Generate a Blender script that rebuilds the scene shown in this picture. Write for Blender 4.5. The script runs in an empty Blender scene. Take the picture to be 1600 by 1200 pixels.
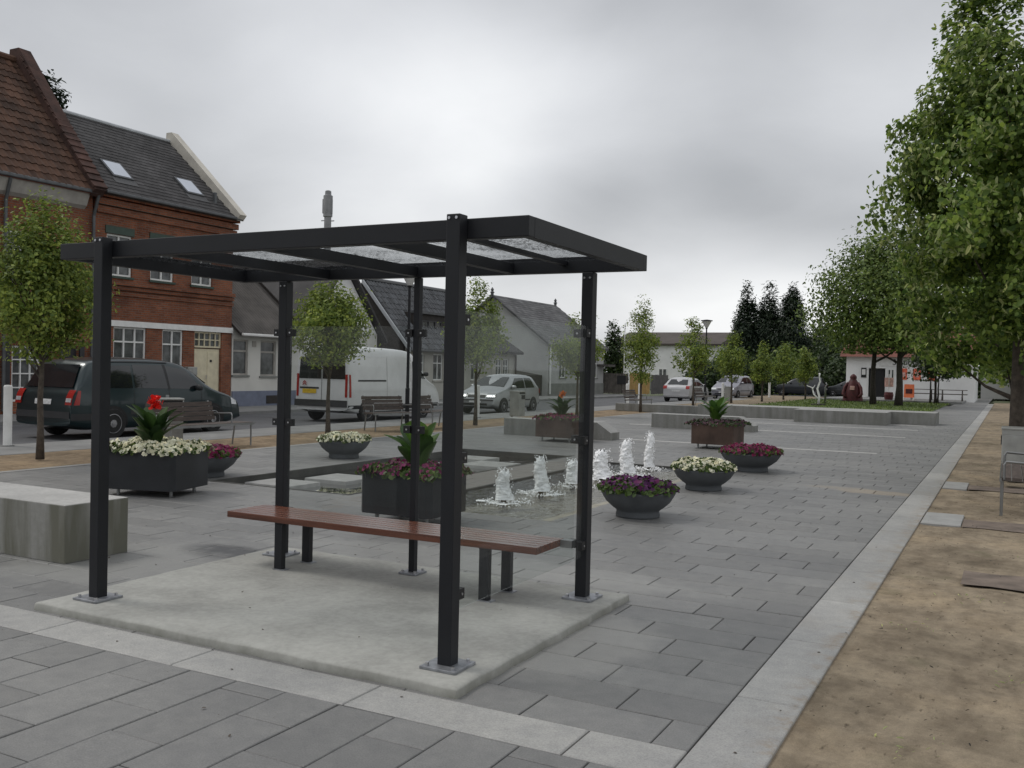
import bpy, bmesh, math, random
import numpy as np
from mathutils import Matrix, Vector, noise as mnoise

random.seed(7)
rng = np.random.default_rng(11)
scene = bpy.context.scene
col = scene.collection
PI = math.pi

# ------------------------------------------------------------------ camera
CAM_H, FPX = 1.6, 1479.494
YAW, PITCH, ROLL = 0.4831, 0.016, 0.0224
_cy, _sy = math.cos(YAW), math.sin(YAW)
FWD = Vector((-_sy * math.cos(PITCH), _cy * math.cos(PITCH), -math.sin(PITCH)))
_r = Vector((_cy, _sy, 0)); _u = _r.cross(FWD)
RGT = math.cos(ROLL) * _r + math.sin(ROLL) * _u
UPV = -math.sin(ROLL) * _r + math.cos(ROLL) * _u
cam_data = bpy.data.cameras.new('camera')
cam = bpy.data.objects.new('camera', cam_data)
col.objects.link(cam)
M = Matrix.Identity(4)
for i in range(3):
    M[i][0], M[i][1], M[i][2] = RGT[i], UPV[i], -FWD[i]
M[2][3] = CAM_H
cam.matrix_world = M
cam_data.sensor_width = 36
cam_data.lens = FPX / 1600 * 36
cam_data.clip_start, cam_data.clip_end = 0.05, 4000
scene.camera = cam
scene.render.resolution_x, scene.render.resolution_y = 1024, 768

def project(p):
    d = Vector(p) - Vector((0, 0, CAM_H))
    z = d.dot(FWD)
    if z < 0.1:
        return None
    return (800 + FPX * d.dot(RGT) / z, 600 - FPX * d.dot(UPV) / z, z)

def in_view(p, m=40):
    q = project(p)
    return q is not None and -m < q[0] < 1600 + m and -m < q[1] < 1200 + m

# ------------------------------------------------------------------ world, sun
SUN_EL, SUN_AZ = 54.0, 262.0           # azimuth clockwise from +Y
world = bpy.data.worlds.new('World'); scene.world = world; world.use_nodes = True
nt = world.node_tree; nt.nodes.clear()
def wn(t, **k):
    n = nt.nodes.new(t)
    for a, b in k.items(): setattr(n, a, b)
    return n
out = wn('ShaderNodeOutputWorld'); bg = wn('ShaderNodeBackground'); bg.inputs[1].default_value = 0.1
sky = wn('ShaderNodeTexSky'); sky.sky_type = 'NISHITA'; sky.sun_disc = False
sky.sun_elevation = math.radians(SUN_EL); sky.sun_rotation = math.radians(SUN_AZ)
sky.dust_density = 3.0; sky.air_density = 1.2
tc = wn('ShaderNodeTexCoord'); sep = wn('ShaderNodeSeparateXYZ')
nt.links.new(tc.outputs['Generated'], sep.inputs[0])
def wmath(op, a, b=None, c=None):
    n = wn('ShaderNodeMath', operation=op)
    for i, v in enumerate((a, b, c)):
        if v is None: continue
        if isinstance(v, (int, float)): n.inputs[i].default_value = v
        else: nt.links.new(v, n.inputs[i])
    return n.outputs[0]
zz = wmath('ADD', wmath('MAXIMUM', sep.outputs[2], 0.0), 0.34)
cx = wmath('DIVIDE', sep.outputs[0], zz); cyy = wmath('DIVIDE', sep.outputs[1], zz)
comb = wn('ShaderNodeCombineXYZ')
nt.links.new(cx, comb.inputs[0]); nt.links.new(cyy, comb.inputs[1])
def wnoise(scale, loc, det=5.0, rough=0.5, dist=0.0):
    mp = wn('ShaderNodeMapping'); mp.inputs['Location'].default_value = loc
    nt.links.new(comb.outputs[0], mp.inputs[0])
    n = wn('ShaderNodeTexNoise'); n.inputs['Scale'].default_value = scale
    n.inputs['Detail'].default_value = det; n.inputs['Roughness'].default_value = rough
    n.inputs['Distortion'].default_value = dist
    nt.links.new(mp.outputs[0], n.inputs['Vector'])
    return n.outputs[0]
n1 = wnoise(0.95, (10.15, 21.6, 3.5), 2.5, 0.42, 0.15)
n2 = wnoise(2.7, (6.2, 10.7, 1.5), 6.0, 0.55, 0.3)
nn = wmath('ADD', wmath('MULTIPLY', n1, 0.9), wmath('MULTIPLY', n2, 0.1))
ramp = wn('ShaderNodeValToRGB')
e = ramp.color_ramp.elements
e[0].position, e[0].color = 0.36, (4.7, 4.8, 5.0, 1)
e[1].position, e[1].color = 0.60, (10.2, 10.3, 10.4, 1)
m_ = ramp.color_ramp.elements.new(0.5); m_.color = (7.8, 7.92, 8.15, 1)
nt.links.new(nn, ramp.inputs[0])
mix = wn('ShaderNodeMix', data_type='RGBA'); mix.inputs[0].default_value = 0.90
nt.links.new(sky.outputs[0], mix.inputs[6]); nt.links.new(ramp.outputs[0], mix.inputs[7])
nt.links.new(mix.outputs[2], bg.inputs[0]); nt.links.new(bg.outputs[0], out.inputs[0])

sun_d = bpy.data.lights.new('sun', 'SUN'); sun_d.energy = 1.0; sun_d.angle = math.radians(16)
sun_d.color = (1.0, 0.96, 0.9)
sun_o = bpy.data.objects.new('sun', sun_d); col.objects.link(sun_o)
_el, _az = math.radians(SUN_EL), math.radians(SUN_AZ)
sdir = Vector((math.sin(_az) * math.cos(_el), math.cos(_az) * math.cos(_el), math.sin(_el)))
sun_o.rotation_euler = sdir.to_track_quat('Z', 'Y').to_euler()
sun_o.location = (0, 0, 60)

vs = scene.view_settings
vs.view_transform = 'Standard'; vs.look = 'None'; vs.gamma = 1; vs.exposure = 0.0
vs.use_curve_mapping = False
scene.render.engine = 'CYCLES'
scene.cycles.max_bounces = 8; scene.cycles.transparent_max_bounces = 24

# ------------------------------------------------------------------ materials
MATS = {}
class NT:
    """small shader node helper"""
    def __init__(s, name):
        s.m = bpy.data.materials.new(name); s.m.use_nodes = True
        s.t = s.m.node_tree; s.t.nodes.clear()
        s.out = s.n('ShaderNodeOutputMaterial')
        s._pos = None
    def n(s, t, **k):
        x = s.t.nodes.new(t)
        for a, b in k.items(): setattr(x, a, b)
        return x
    def l(s, a, b): s.t.links.new(a, b)
    def setin(s, sock, v):
        if isinstance(v, (int, float, tuple)): sock.default_value = v
        else: s.l(v, sock)
    def pos(s):
        if s._pos is None: s._pos = s.n('ShaderNodeNewGeometry').outputs['Position']
        return s._pos
    def objco(s): return s.n('ShaderNodeTexCoord').outputs['Object']
    def math(s, op, a, b=None, clamp=False):
        x = s.n('ShaderNodeMath', operation=op, use_clamp=clamp)
        s.setin(x.inputs[0], a)
        if b is not None: s.setin(x.inputs[1], b)
        return x.outputs[0]
    def noise(s, scale, vec=None, det=4.0, rough=0.55, dist=0.0, stretch=None):
        x = s.n('ShaderNodeTexNoise'); x.inputs['Scale'].default_value = scale
        x.inputs['Detail'].default_value = det; x.inputs['Roughness'].default_value = rough
        x.inputs['Distortion'].default_value = dist
        v = vec or s.pos()
        if stretch:
            mp = s.n('ShaderNodeMapping'); mp.inputs['Scale'].default_value = stretch
            s.l(v, mp.inputs[0]); v = mp.outputs[0]
        s.l(v, x.inputs['Vector']); return x.outputs[0]
    def ramp(s, fac, stops):
        r = s.n('ShaderNodeValToRGB'); el = r.color_ramp.elements
        while len(el) < len(stops): el.new(0.5)
        for q, (p, c) in zip(el, stops):
            q.position = p; q.color = c if len(c) == 4 else (*c, 1)
        s.l(fac, r.inputs[0]); return r.outputs[0]
    def mix(s, fac, a, b, mode='MIX'):
        x = s.n('ShaderNodeMix', data_type='RGBA', blend_type=mode)
        s.setin(x.inputs[0], fac)
        for i, v in ((6, a), (7, b)):
            if isinstance(v, tuple): x.inputs[i].default_value = v if len(v) == 4 else (*v, 1)
            else: s.l(v, x.inputs[i])
        return x.outputs[2]
    def rnd(s):
        g = s.n('ShaderNodeNewGeometry').outputs['Random Per Island']
        o = s.n('ShaderNodeObjectInfo').outputs['Random']
        return s.math('FRACT', s.math('ADD', g, o))
    def bump(s, h, strength=0.3, dist=0.01):
        b = s.n('ShaderNodeBump'); b.inputs['Strength'].default_value = strength
        b.inputs['Distance'].default_value = dist; s.l(h, b.inputs['Height']); return b.outputs[0]
    def bsdf(s, color, rough=0.6, normal=None, metallic=0.0, spec=0.5, **kw):
        b = s.n('ShaderNodeBsdfPrincipled')
        s.setin(b.inputs['Base Color'], color if not isinstance(color, tuple) else (*color[:3], 1))
        s.setin(b.inputs['Roughness'], rough); b.inputs['Metallic'].default_value = metallic
        b.inputs['Specular IOR Level'].default_value = spec
        if normal is not None: s.l(normal, b.inputs['Normal'])
        for k, v in kw.items(): b.inputs[k.replace('_', ' ')].default_value = v
        return b.outputs[0]
    def done(s, sh):
        s.l(sh, s.out.inputs[0]); return s.m

def plain(name, c, rough=0.6, var=0.25, scale=6.0, bump=0.15, bscale=40.0, metallic=0.0, spec=0.5, island=0.0, **kw):
    if name in MATS: return MATS[name]
    k = NT(name)
    f = k.noise(scale)
    lo = tuple(x * (1 - var) for x in c); hi = tuple(min(1, x * (1 + var)) for x in c)
    cc = k.ramp(f, [(0.3, lo), (0.7, hi)])
    if island:
        r = k.rnd()
        cc = k.mix(1.0, cc, k.ramp(r, [(0, (1 - island,) * 3), (1, (1 + island * 0.6,) * 3)]), 'MULTIPLY')
    nrm = k.bump(k.noise(bscale, det=6), bump, 0.01) if bump else None
    MATS[name] = k.done(k.bsdf(cc, rough, nrm, metallic, spec, **kw)); return MATS[name]

def spot(k, x, y, rx, ry, soft=0.5):
    """0..1 blob around a ground point, with a ragged rim"""
    sp = k.n('ShaderNodeSeparateXYZ'); k.l(k.pos(), sp.inputs[0])
    a = k.math('DIVIDE', k.math('SUBTRACT', sp.outputs[0], x), rx)
    b = k.math('DIVIDE', k.math('SUBTRACT', sp.outputs[1], y), ry)
    d = k.math('ADD', k.math('MULTIPLY', a, a), k.math('MULTIPLY', b, b))
    d = k.math('ADD', d, k.math('MULTIPLY', k.math('SUBTRACT', k.noise(5.0), 0.5), 1.6))
    return k.math('SUBTRACT', 1.0, k.math('DIVIDE', k.math('SUBTRACT', d, 0.35), soft), True) if False else \
        k.math('MULTIPLY', k.math('SUBTRACT', 1.0, d, True), 1.6, True)

def mat_paver(name, base, spots=True):
    k = NT(name)
    r = k.rnd()
    c = k.ramp(r, [(0, tuple(x * 0.88 for x in base)), (0.5, base), (1, tuple(x * 1.1 for x in base))])
    big = k.noise(0.55, det=5)
    c = k.mix(1.0, c, k.ramp(big, [(0.3, (0.80, 0.80, 0.80)), (0.7, (1.16, 1.15, 1.12))]), 'MULTIPLY')
    fine = k.noise(140.0, det=3)
    c = k.mix(1.0, c, k.ramp(fine, [(0.3, (0.80,) * 3), (0.7, (1.2,) * 3)]), 'MULTIPLY')
    mid = k.noise(9.0, det=6, rough=0.65)
    c = k.mix(1.0, c, k.ramp(mid, [(0.35, (0.9, 0.9, 0.9)), (0.7, (1.12, 1.11, 1.09))]), 'MULTIPLY')
    speck = k.noise(38.0, det=2)
    c = k.mix(k.math('MULTIPLY', k.math('SUBTRACT', speck, 0.69), 6.0, True), c, (0.09, 0.08, 0.06))
    if spots:
        for (x, y, rx, ry, cc, a) in ((-5.85, 5.95, 0.5, 0.3, (0.035, 0.037, 0.04), 0.85),
                                      (-6.3, 5.2, 1.0, 0.9, (0.30, 0.30, 0.285), 0.5),
                                      (-2.2, 5.1, 0.5, 0.8, (0.33, 0.32, 0.30), 0.4),
                                      (-4.0, 6.7, 2.4, 0.5, (0.33, 0.33, 0.315), 0.4),
                                      (-1.55, 13.95, 0.7, 0.28, (0.42, 0.33, 0.22), 0.38),
                                      (-2.1, 14.2, 0.6, 0.2, (0.40, 0.32, 0.22), 0.25)):
            c = k.mix(k.math('MULTIPLY', spot(k, x, y, rx, ry), a), c, cc)
        # damp brown strip between the two basins
        c = k.mix(k.math('MULTIPLY', spot(k, -6.7, 12.4, 0.75, 4.2), 0.55), c, (0.15, 0.125, 0.10))
    else:
        # sand trodden over the edge of the kerb stones
        sp = k.n('ShaderNodeSeparateXYZ'); k.l(k.pos(), sp.inputs[0])
        ed = k.math('MULTIPLY', k.math('ADD', sp.outputs[0], 1.0), 5.0, True)
        c = k.mix(k.math('MULTIPLY', ed, k.math('MULTIPLY', k.math('SUBTRACT', k.noise(6.0, det=6, rough=.7), .47), 6.0, True), True), c, (.25, .195, .135))
        c = k.mix(k.math('MULTIPLY', k.math('SUBTRACT', k.noise(1.3, det=5), .58), 2.0, True), c, (.27, .23, .18))
    h = k.math('ADD', k.math('MULTIPLY', fine, 0.5), mid)
    MATS[name] = k.done(k.bsdf(c, k.ramp(big, [(0.3, (0.46,) * 3), (0.7, (0.62,) * 3)]), k.bump(h, 0.22, 0.005), spec=0.5))
    return MATS[name]

def mat_sand(name, base):
    k = NT(name)
    a = k.noise(0.9, det=6, rough=0.6); b = k.noise(9.0, det=6, rough=0.7); f = k.noise(160.0, det=3)
    c = k.ramp(a, [(0.3, tuple(x * 0.66 for x in base)), (0.52, base), (0.75, (base[0] * 1.22, base[1] * 1.18, base[2] * 1.1))])
    c = k.mix(1.0, c, k.ramp(b, [(0.28, (0.74, 0.74, 0.74)), (0.62, (1.08, 1.08, 1.06))]), 'MULTIPLY')
    c = k.mix(1.0, c, k.ramp(f, [(0.3, (0.86,) * 3), (0.7, (1.12,) * 3)]), 'MULTIPLY')
    b2 = k.noise(2.6, det=7, rough=.68, stretch=(1.6, .8, 1)); c = k.mix(1.0, c, k.ramp(b2, [(.32, (.66, .64, .62)), (.62, (1.1, 1.1, 1.08))]), 'MULTIPLY')
    st = k.noise(26.0, det=4, stretch=(1, 0.35, 1))
    c = k.mix(k.math('MULTIPLY', k.math('SUBTRACT', st, 0.63), 7.0, True), c, (0.07, 0.055, 0.04))
    mo = k.noise(1.6, det=5)
    c = k.mix(k.math('MULTIPLY', k.math('SUBTRACT', mo, 0.6), 3.0, True), c, (0.10, 0.105, 0.055))
    h = k.math('ADD', k.math('MULTIPLY', f, 0.4), k.math('MULTIPLY', b, 1.6))
    MATS[name] = k.done(k.bsdf(c, 0.95, k.bump(h, 0.6, 0.015), spec=0.15)); return MATS[name]

def mat_concrete(name, base, stain=0.5, dirt_shade=0.5):
    k = NT(name)
    a = k.noise(1.6, det=7, rough=0.62); b = k.noise(22.0, det=6, rough=0.7)
    v = k.noise(5.0, det=5, stretch=(1, 1, 0.12))
    c = k.ramp(a, [(0.28, tuple(x * (1 - 0.35 * stain) for x in base)), (0.55, base), (0.75, tuple(x * 1.14 for x in base))])
    c = k.mix(1.0, c, k.ramp(b, [(0.3, (0.86,) * 3), (0.7, (1.1,) * 3)]), 'MULTIPLY')
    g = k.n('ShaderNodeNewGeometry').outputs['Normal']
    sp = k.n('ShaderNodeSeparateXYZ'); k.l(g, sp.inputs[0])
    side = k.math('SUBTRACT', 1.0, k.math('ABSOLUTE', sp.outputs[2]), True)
    grime_shade = k.math('MULTIPLY', k.math('MULTIPLY', side, dirt_shade), k.ramp(v, [(0.35, (1, 1, 1)), (0.65, (0.35, 0.35, 0.35))]), True)  # side faces darker: stain streaks, plus shade painted in so tops look lit
    c = k.mix(grime_shade, c, (base[0] * 0.36, base[1] * 0.36, base[2] * 0.30))
    MATS[name] = k.done(k.bsdf(c, 0.85, k.bump(b, 0.25, 0.006), spec=0.25)); return MATS[name]

def mat_brick(name, c1, c2, mortar):
    k = NT(name)
    sp = k.n('ShaderNodeSeparateXYZ'); k.l(k.pos(), sp.inputs[0])
    cb = k.n('ShaderNodeCombineXYZ')
    k.l(k.math('ADD', sp.outputs[0], sp.outputs[1]), cb.inputs[0]); k.l(sp.outputs[2], cb.inputs[1])
    b = k.n('ShaderNodeTexBrick'); k.l(cb.outputs[0], b.inputs['Vector'])
    b.inputs['Scale'].default_value = 1.0; b.inputs['Brick Width'].default_value = 0.24
    b.inputs['Row Height'].default_value = 0.072; b.inputs['Mortar Size'].default_value = 0.011
    b.inputs['Color1'].default_value = (*c1, 1); b.inputs['Color2'].default_value = (*c2, 1)
    b.inputs['Mortar'].default_value = (*mortar, 1); b.inputs['Bias'].default_value = -0.1
    a = k.noise(0.9, det=6, rough=0.6)
    c = k.mix(1.0, b.outputs[0], k.ramp(a, [(0.3, (0.62, 0.58, 0.58)), (0.7, (1.2, 1.14, 1.1))]), 'MULTIPLY')
    c = k.mix(1.0, c, k.ramp(k.noise(24.0), [(0.3, (0.8,) * 3), (0.7, (1.15,) * 3)]), 'MULTIPLY')
    h = k.math('SUBTRACT', 1.0, b.outputs[1])
    MATS[name] = k.done(k.bsdf(c, 0.9, k.bump(h, 0.5, 0.012), spec=0.2)); return MATS[name]

def mat_leaf(name, lo, hi, trans=0.35, rough=0.5, clump=1.2):
    k = NT(name)
    r = k.rnd()
    c = k.ramp(r, [(0, lo), (0.75, hi), (1, (hi[0] * 1.35, hi[1] * 1.22, hi[2]))])
    c = k.mix(1.0, c, k.ramp(k.noise(clump, det=3), [(0.3, (0.72,) * 3), (0.7, (1.25,) * 3)]), 'MULTIPLY')
    d = k.bsdf(c, rough, spec=0.35)
    t = k.n('ShaderNodeBsdfTranslucent'); k.l(k.mix(0.5, c, (0.28, 0.34, 0.04), 'ADD') if False else c, t.inputs[0])
    mx = k.n('ShaderNodeMixShader'); mx.inputs[0].default_value = trans
    k.l(d, mx.inputs[1]); k.l(t.outputs[0], mx.inputs[2])
    MATS[name] = k.done(mx.outputs[0]); return MATS[name]

def mat_glass(name, tint, refl=0.06, dirt_shade=0.0, drops=False):
    k = NT(name)
    tr = k.n('ShaderNodeBsdfTransparent'); tr.inputs[0].default_value = (*tint, 1)
    gl = k.n('ShaderNodeBsdfGlossy'); gl.inputs['Roughness'].default_value = 0.02
    lw = k.n('ShaderNodeLayerWeight'); lw.inputs[0].default_value = 0.5
    fz = k.math('ADD', k.math('MULTIPLY', k.math('POWER', lw.outputs['Facing'], 5.0), 0.5), refl * 0.5)
    mx = k.n('ShaderNodeMixShader'); k.l(fz, mx.inputs[0])
    k.l(tr.outputs[0], mx.inputs[1]); k.l(gl.outputs[0], mx.inputs[2]); sh = mx.outputs[0]
    if drops:
        # rain water lying on the pane: beads and runnels with dark rims
        w = k.n('ShaderNodeTexVoronoi'); w.feature = 'SMOOTH_F1'; w.inputs['Scale'].default_value = 52
        wp = k.n('ShaderNodeVectorMath', operation='ADD'); k.l(k.pos(), wp.inputs[0])
        nz = k.n('ShaderNodeTexNoise'); nz.inputs['Scale'].default_value = 16.0; k.l(k.pos(), nz.inputs['Vector'])
        sc = k.n('ShaderNodeVectorMath', operation='SCALE'); sc.inputs[3].default_value = 0.06; k.l(nz.outputs[1], sc.inputs[0])
        k.l(sc.outputs[0], wp.inputs[1]); k.l(wp.outputs[0], w.inputs['Vector'])
        patch = k.noise(2.2, det=6, rough=0.65)
        a = k.math('MULTIPLY', k.math('SUBTRACT', w.outputs[0], 0.43), 9.0, True)
        a = k.math('MULTIPLY', a, k.math('MULTIPLY', k.math('SUBTRACT', patch, 0.46), 7.0, True))
        df = k.bsdf((0.03, 0.032, 0.035), 0.3)
        m2 = k.n('ShaderNodeMixShader'); k.l(k.math('MULTIPLY', a, 0.8), m2.inputs[0])
        k.l(sh, m2.inputs[1]); k.l(df, m2.inputs[2]); sh = m2.outputs[0]
    if dirt_shade:
        df = k.n('ShaderNodeBsdfDiffuse'); df.inputs[0].default_value = (0.5, 0.5, 0.48, 1)
        m2 = k.n('ShaderNodeMixShader')
        k.l(k.math('MULTIPLY', k.noise(3.0, det=5), dirt_shade), m2.inputs[0]); k.l(sh, m2.inputs[1]); k.l(df.outputs[0], m2.inputs[2]); sh = m2.outputs[0]
    MATS[name] = k.done(sh); return MATS[name]

def mat_water(name, tint, wav=5.0, strength=0.25, foam=0.0):
    k = NT(name)
    tr = k.n('ShaderNodeBsdfTransparent'); tr.inputs[0].default_value = (*tint, 1)
    gl = k.n('ShaderNodeBsdfGlossy'); gl.inputs['Roughness'].default_value = 0.03
    nz = k.noise(wav, det=4, dist=0.6)
    nrm = k.bump(nz, strength, 0.05); k.l(nrm, gl.inputs['Normal'])
    fr = k.n('ShaderNodeFresnel'); fr.inputs[0].default_value = 1.33; k.l(nrm, fr.inputs['Normal'])
    mx = k.n('ShaderNodeMixShader'); k.l(fr.outputs[0], mx.inputs[0])
    k.l(tr.outputs[0], mx.inputs[1]); k.l(gl.outputs[0], mx.inputs[2]); sh = mx.outputs[0]
    if foam:
        df = k.n('ShaderNodeBsdfDiffuse'); df.inputs[0].default_value = (0.62, 0.64, 0.64, 1)
        m2 = k.n('ShaderNodeMixShader'); f = k.noise(11.0, det=6, rough=0.7)
        k.l(k.math('MULTIPLY', k.math('SUBTRACT', f, 0.52), foam, True), m2.inputs[0]); k.l(sh, m2.inputs[1]); k.l(df.outputs[0], m2.inputs[2]); sh = m2.outputs[0]
    MATS[name] = k.done(sh); return MATS[name]

mat_paver('paver', (0.18, 0.181, 0.181))
mat_paver('granite', (0.315, 0.315, 0.31), spots=False)
mat_sand('sand', (0.285, 0.235, 0.175))
mat_sand('sand_orange', (0.28, 0.215, 0.15))
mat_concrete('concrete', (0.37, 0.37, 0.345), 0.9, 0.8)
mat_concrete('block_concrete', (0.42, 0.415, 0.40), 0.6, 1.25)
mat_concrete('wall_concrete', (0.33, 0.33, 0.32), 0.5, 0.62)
mat_brick('brick', (0.285, 0.105, 0.055), (0.175, 0.064, 0.038), (0.19, 0.14, 0.11))
mat_brick('brick_dark', (0.21, 0.066, 0.042), (0.14, 0.05, 0.035), (0.13, 0.09, 0.075))
plain('joint', (0.07, 0.069, 0.064), 0.95, 0.4, 12)
plain('asphalt', (0.095, 0.097, 0.102), 0.9, 0.2, 1.2, 0.35, 120)
plain('pavement', (0.21, 0.21, 0.205), 0.9, 0.2, 1.4, 0.3, 60)
plain('ground', (0.085, 0.10, 0.05), 0.95, 0.35, 0.3, 0.5, 9)
plain('grass', (0.09, 0.125, 0.03), 0.95, 0.4, 2.0, 0.8, 30)
plain('anthracite', (0.0105, 0.0115, 0.0145), 0.5, 0.15, 3, 0.05, 200, spec=0.35)
plain('zinc', (0.30, 0.31, 0.33), 0.5, 0.35, 14, 0.1, 60, metallic=0.7)
plain('bolt', (0.55, 0.55, 0.57), 0.3, 0.1, 5, 0, metallic=1.0)
plain('steel', (0.26, 0.265, 0.265), 0.4, 0.15, 4, 0.05, 80, metallic=0.8)
plain('bin_metal', (0.34, 0.345, 0.33), 0.5, 0.15, 5, 0.05, 60, metallic=0.5)
plain('white_paint', (0.72, 0.72, 0.70), 0.55, 0.08, 5, 0.05, 50)
plain('white_wall', (0.78, 0.78, 0.77), 0.85, 0.1, 0.8, 0.15, 30)
plain('cream_wall', (0.58, 0.57, 0.53), 0.85, 0.1, 0.8, 0.15, 30)
plain('beige_wall', (0.40, 0.385, 0.35), 0.9, 0.14, 0.8, 0.15, 30)
plain('grey_wall', (0.42, 0.42, 0.41), 0.92, 0.16, 0.5, 0.2, 20)
plain('blue_plinth', (0.16, 0.18, 0.24), 0.8, 0.15, 3)
plain('grey_plinth', (0.20, 0.205, 0.19), 0.9, 0.15, 2)
plain('dark_timber', (0.03, 0.026, 0.023), 0.8, 0.3, 5)
plain('cornice', (0.36, 0.34, 0.31), 0.8, 0.2, 3)
plain('coping', (0.55, 0.52, 0.46), 0.8, 0.15, 2)
plain('green_paint', (0.035, 0.06, 0.045), 0.6, 0.15, 6)
plain('cream_door', (0.62, 0.56, 0.40), 0.6, 0.1, 5, 0.05)
plain('dark_paint', (0.022, 0.022, 0.026), 0.5, 0.2, 5)
plain('black', (0.008, 0.008, 0.009), 0.6, 0.2, 5)
plain('rubber', (0.018, 0.018, 0.018), 0.85, 0.2, 20)
plain('gutter', (0.10, 0.105, 0.11), 0.5, 0.2, 6, 0, metallic=0.4)
plain('pantile_red', (0.074, 0.037, 0.023), 0.92, 0.45, 0.9, 0.3, 60, island=0.35)
plain('pantile_black', (0.055, 0.06, 0.066), 0.24, 0.2, 1.4, 0.05, 60, island=0.5, spec=0.6)
plain('slate', (0.044, 0.042, 0.043), 0.8, 0.45, 0.9, 0.3, 60, island=0.28)
plain('slate_old', (0.105, 0.105, 0.108), 0.85, 0.4, 0.9, 0.3, 50, island=0.3)
plain('roof_brown', (0.075, 0.062, 0.055), 0.85, 0.2, 0.5, 0.2, 8)
plain('corrugated', (0.085, 0.078, 0.072), 0.85, 0.3, 1.6, 0.2, 40)
plain('coping_red', (0.07, 0.034, 0.026), 0.9, 0.4, 3, 0.3, 40, island=0.3)
plain('mast', (0.26, 0.26, 0.275), 0.8, 0.15, 1.0)
plain('ridge_zinc', (0.42, 0.44, 0.46), 0.5, 0.15, 3)
plain('bark', (0.075, 0.062, 0.05), 0.95, 0.4, 14, 0.8, 40)
plain('bark_dark', (0.04, 0.034, 0.028), 0.95, 0.4, 14, 0.8, 40)
plain('soil', (0.03, 0.024, 0.018), 0.95, 0.4, 14, 0.8, 40)
plain('planter_steel', (0.022, 0.024, 0.027), 0.5, 0.35, 2.2, 0.12, 40, spec=0.4)
plain('corten', (0.088, 0.056, 0.043), 0.85, 0.35, 3.0, 0.3, 60)
plain('bowl', (0.085, 0.092, 0.098), 0.8, 0.22, 3.0, 0.2, 70)
plain('foam', (0.93, 0.94, 0.95), 0.6, 0.03, 30, 0.25, 40, spec=0.3)
plain('brass', (0.10, 0.09, 0.06), 0.5, 0.3, 20, 0, metallic=0.7)
plain('stone_slab', (0.30, 0.30, 0.29), 0.7, 0.15, 5, 0.15, 50)
plain('stone_light', (0.42, 0.415, 0.40), 0.8, 0.12, 5, 0.15, 50)
plain('basin_floor', (0.27, 0.255, 0.21), 0.85, 0.3, 3.5, 0.3, 30)
plain('basin_wall', (0.05, 0.05, 0.045), 0.8, 0.3, 4)
plain('fence_dark', (0.10, 0.088, 0.078), 0.85, 0.25, 4, 0.3, 40, island=0.3)
plain('fence_yellow', (0.42, 0.27, 0.10), 0.75, 0.15, 4, 0.2, 40, island=0.15)
plain('fence_grey', (0.115, 0.11, 0.105), 0.85, 0.2, 4, 0.2, 40, island=0.15)
plain('poster', (0.75, 0.16, 0.09), 0.6, 0.35, 9, 0)
plain('poster_orange', (0.85, 0.20, 0.08), 0.6, 0.1, 9, 0)
plain('roof_red', (0.15, 0.05, 0.035), 0.8, 0.2, 2, 0.3, 20)
plain('statue_red', (0.075, 0.010, 0.012), 0.6, 0.4, 7, 0.2, 20)
plain('pale_pink', (0.65, 0.40, 0.36), 0.8, 0.3, 8, 0)
plain('sign_blue', (0.10, 0.12, 0.19), 0.6, 0.15, 4, 0)
plain('curtain', (0.16, 0.17, 0.165), 0.9, 0.35, 5, 0)
plain('window_dark', (0.075, 0.08, 0.08), 0.12, 0.6, 3.5, 0, spec=0.6)
plain('skylight_glass', (0.62, 0.66, 0.72), 0.06, 0.05, 2, 0, metallic=0.9)
plain('plank_brown', (0.15, 0.118, 0.095), 0.95, 0.35, 5, 0.4, 50)
plain('plate_yellow', (0.60, 0.40, 0.03), 0.5, 0.25, 30, 0)
plain('plate_white', (0.6, 0.6, 0.6), 0.5, 0.2, 30, 0)
plain('lamp_red', (0.30, 0.018, 0.014), 0.2, 0.1, 20, 0)
plain('lamp_clear', (0.6, 0.62, 0.64), 0.12, 0.15, 20, 0, metallic=0.4)
plain('car_glass', (0.012, 0.014, 0.016), 0.05, 0.3, 2, 0, spec=0.7)
plain('trim', (0.028, 0.029, 0.031), 0.6, 0.15, 6, 0)
plain('hub', (0.30, 0.30, 0.31), 0.4, 0.15, 12, 0, metallic=0.6)
def paint(name, c, metallic=0.0, rough=0.3):
    k = NT(name)
    cc = k.ramp(k.noise(2.5, det=5), [(0.3, tuple(x * 0.88 for x in c)), (0.7, c)])
    MATS[name] = k.done(k.bsdf(cc, rough, None, metallic, 0.5, Coat_Weight=0.5, Coat_Roughness=0.06))
paint('paint_teal', (0.006, 0.021, 0.025), 0.3)
paint('paint_white', (0.66, 0.67, 0.67))
paint('paint_silver', (0.40, 0.41, 0.42), 0.6, 0.35)
paint('paint_pale', (0.52, 0.52, 0.53), 0.3)
paint('paint_grey', (0.30, 0.30, 0.34), 0.5)
paint('paint_dark', (0.022, 0.026, 0.032), 0.3)
mat_leaf('leaf_linden', (0.045, 0.09, 0.02), (0.235, 0.335, 0.075), 0.55, 0.45, 1.0)
mat_leaf('leaf_bract', (0.28, 0.33, 0.13), (0.46, 0.52, 0.24), 0.4)
mat_leaf('leaf_young', (0.075, 0.125, 0.025), (0.26, 0.33, 0.07), 0.38, 0.5, 1.4)
mat_leaf('leaf_mid', (0.05, 0.09, 0.02), (0.155, 0.22, 0.05), 0.3)
mat_leaf('leaf_dark', (0.018, 0.036, 0.012), (0.045, 0.075, 0.022), 0.25)
mat_leaf('leaf_conifer', (0.010, 0.022, 0.012), (0.026, 0.045, 0.022), 0.12)
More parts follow.
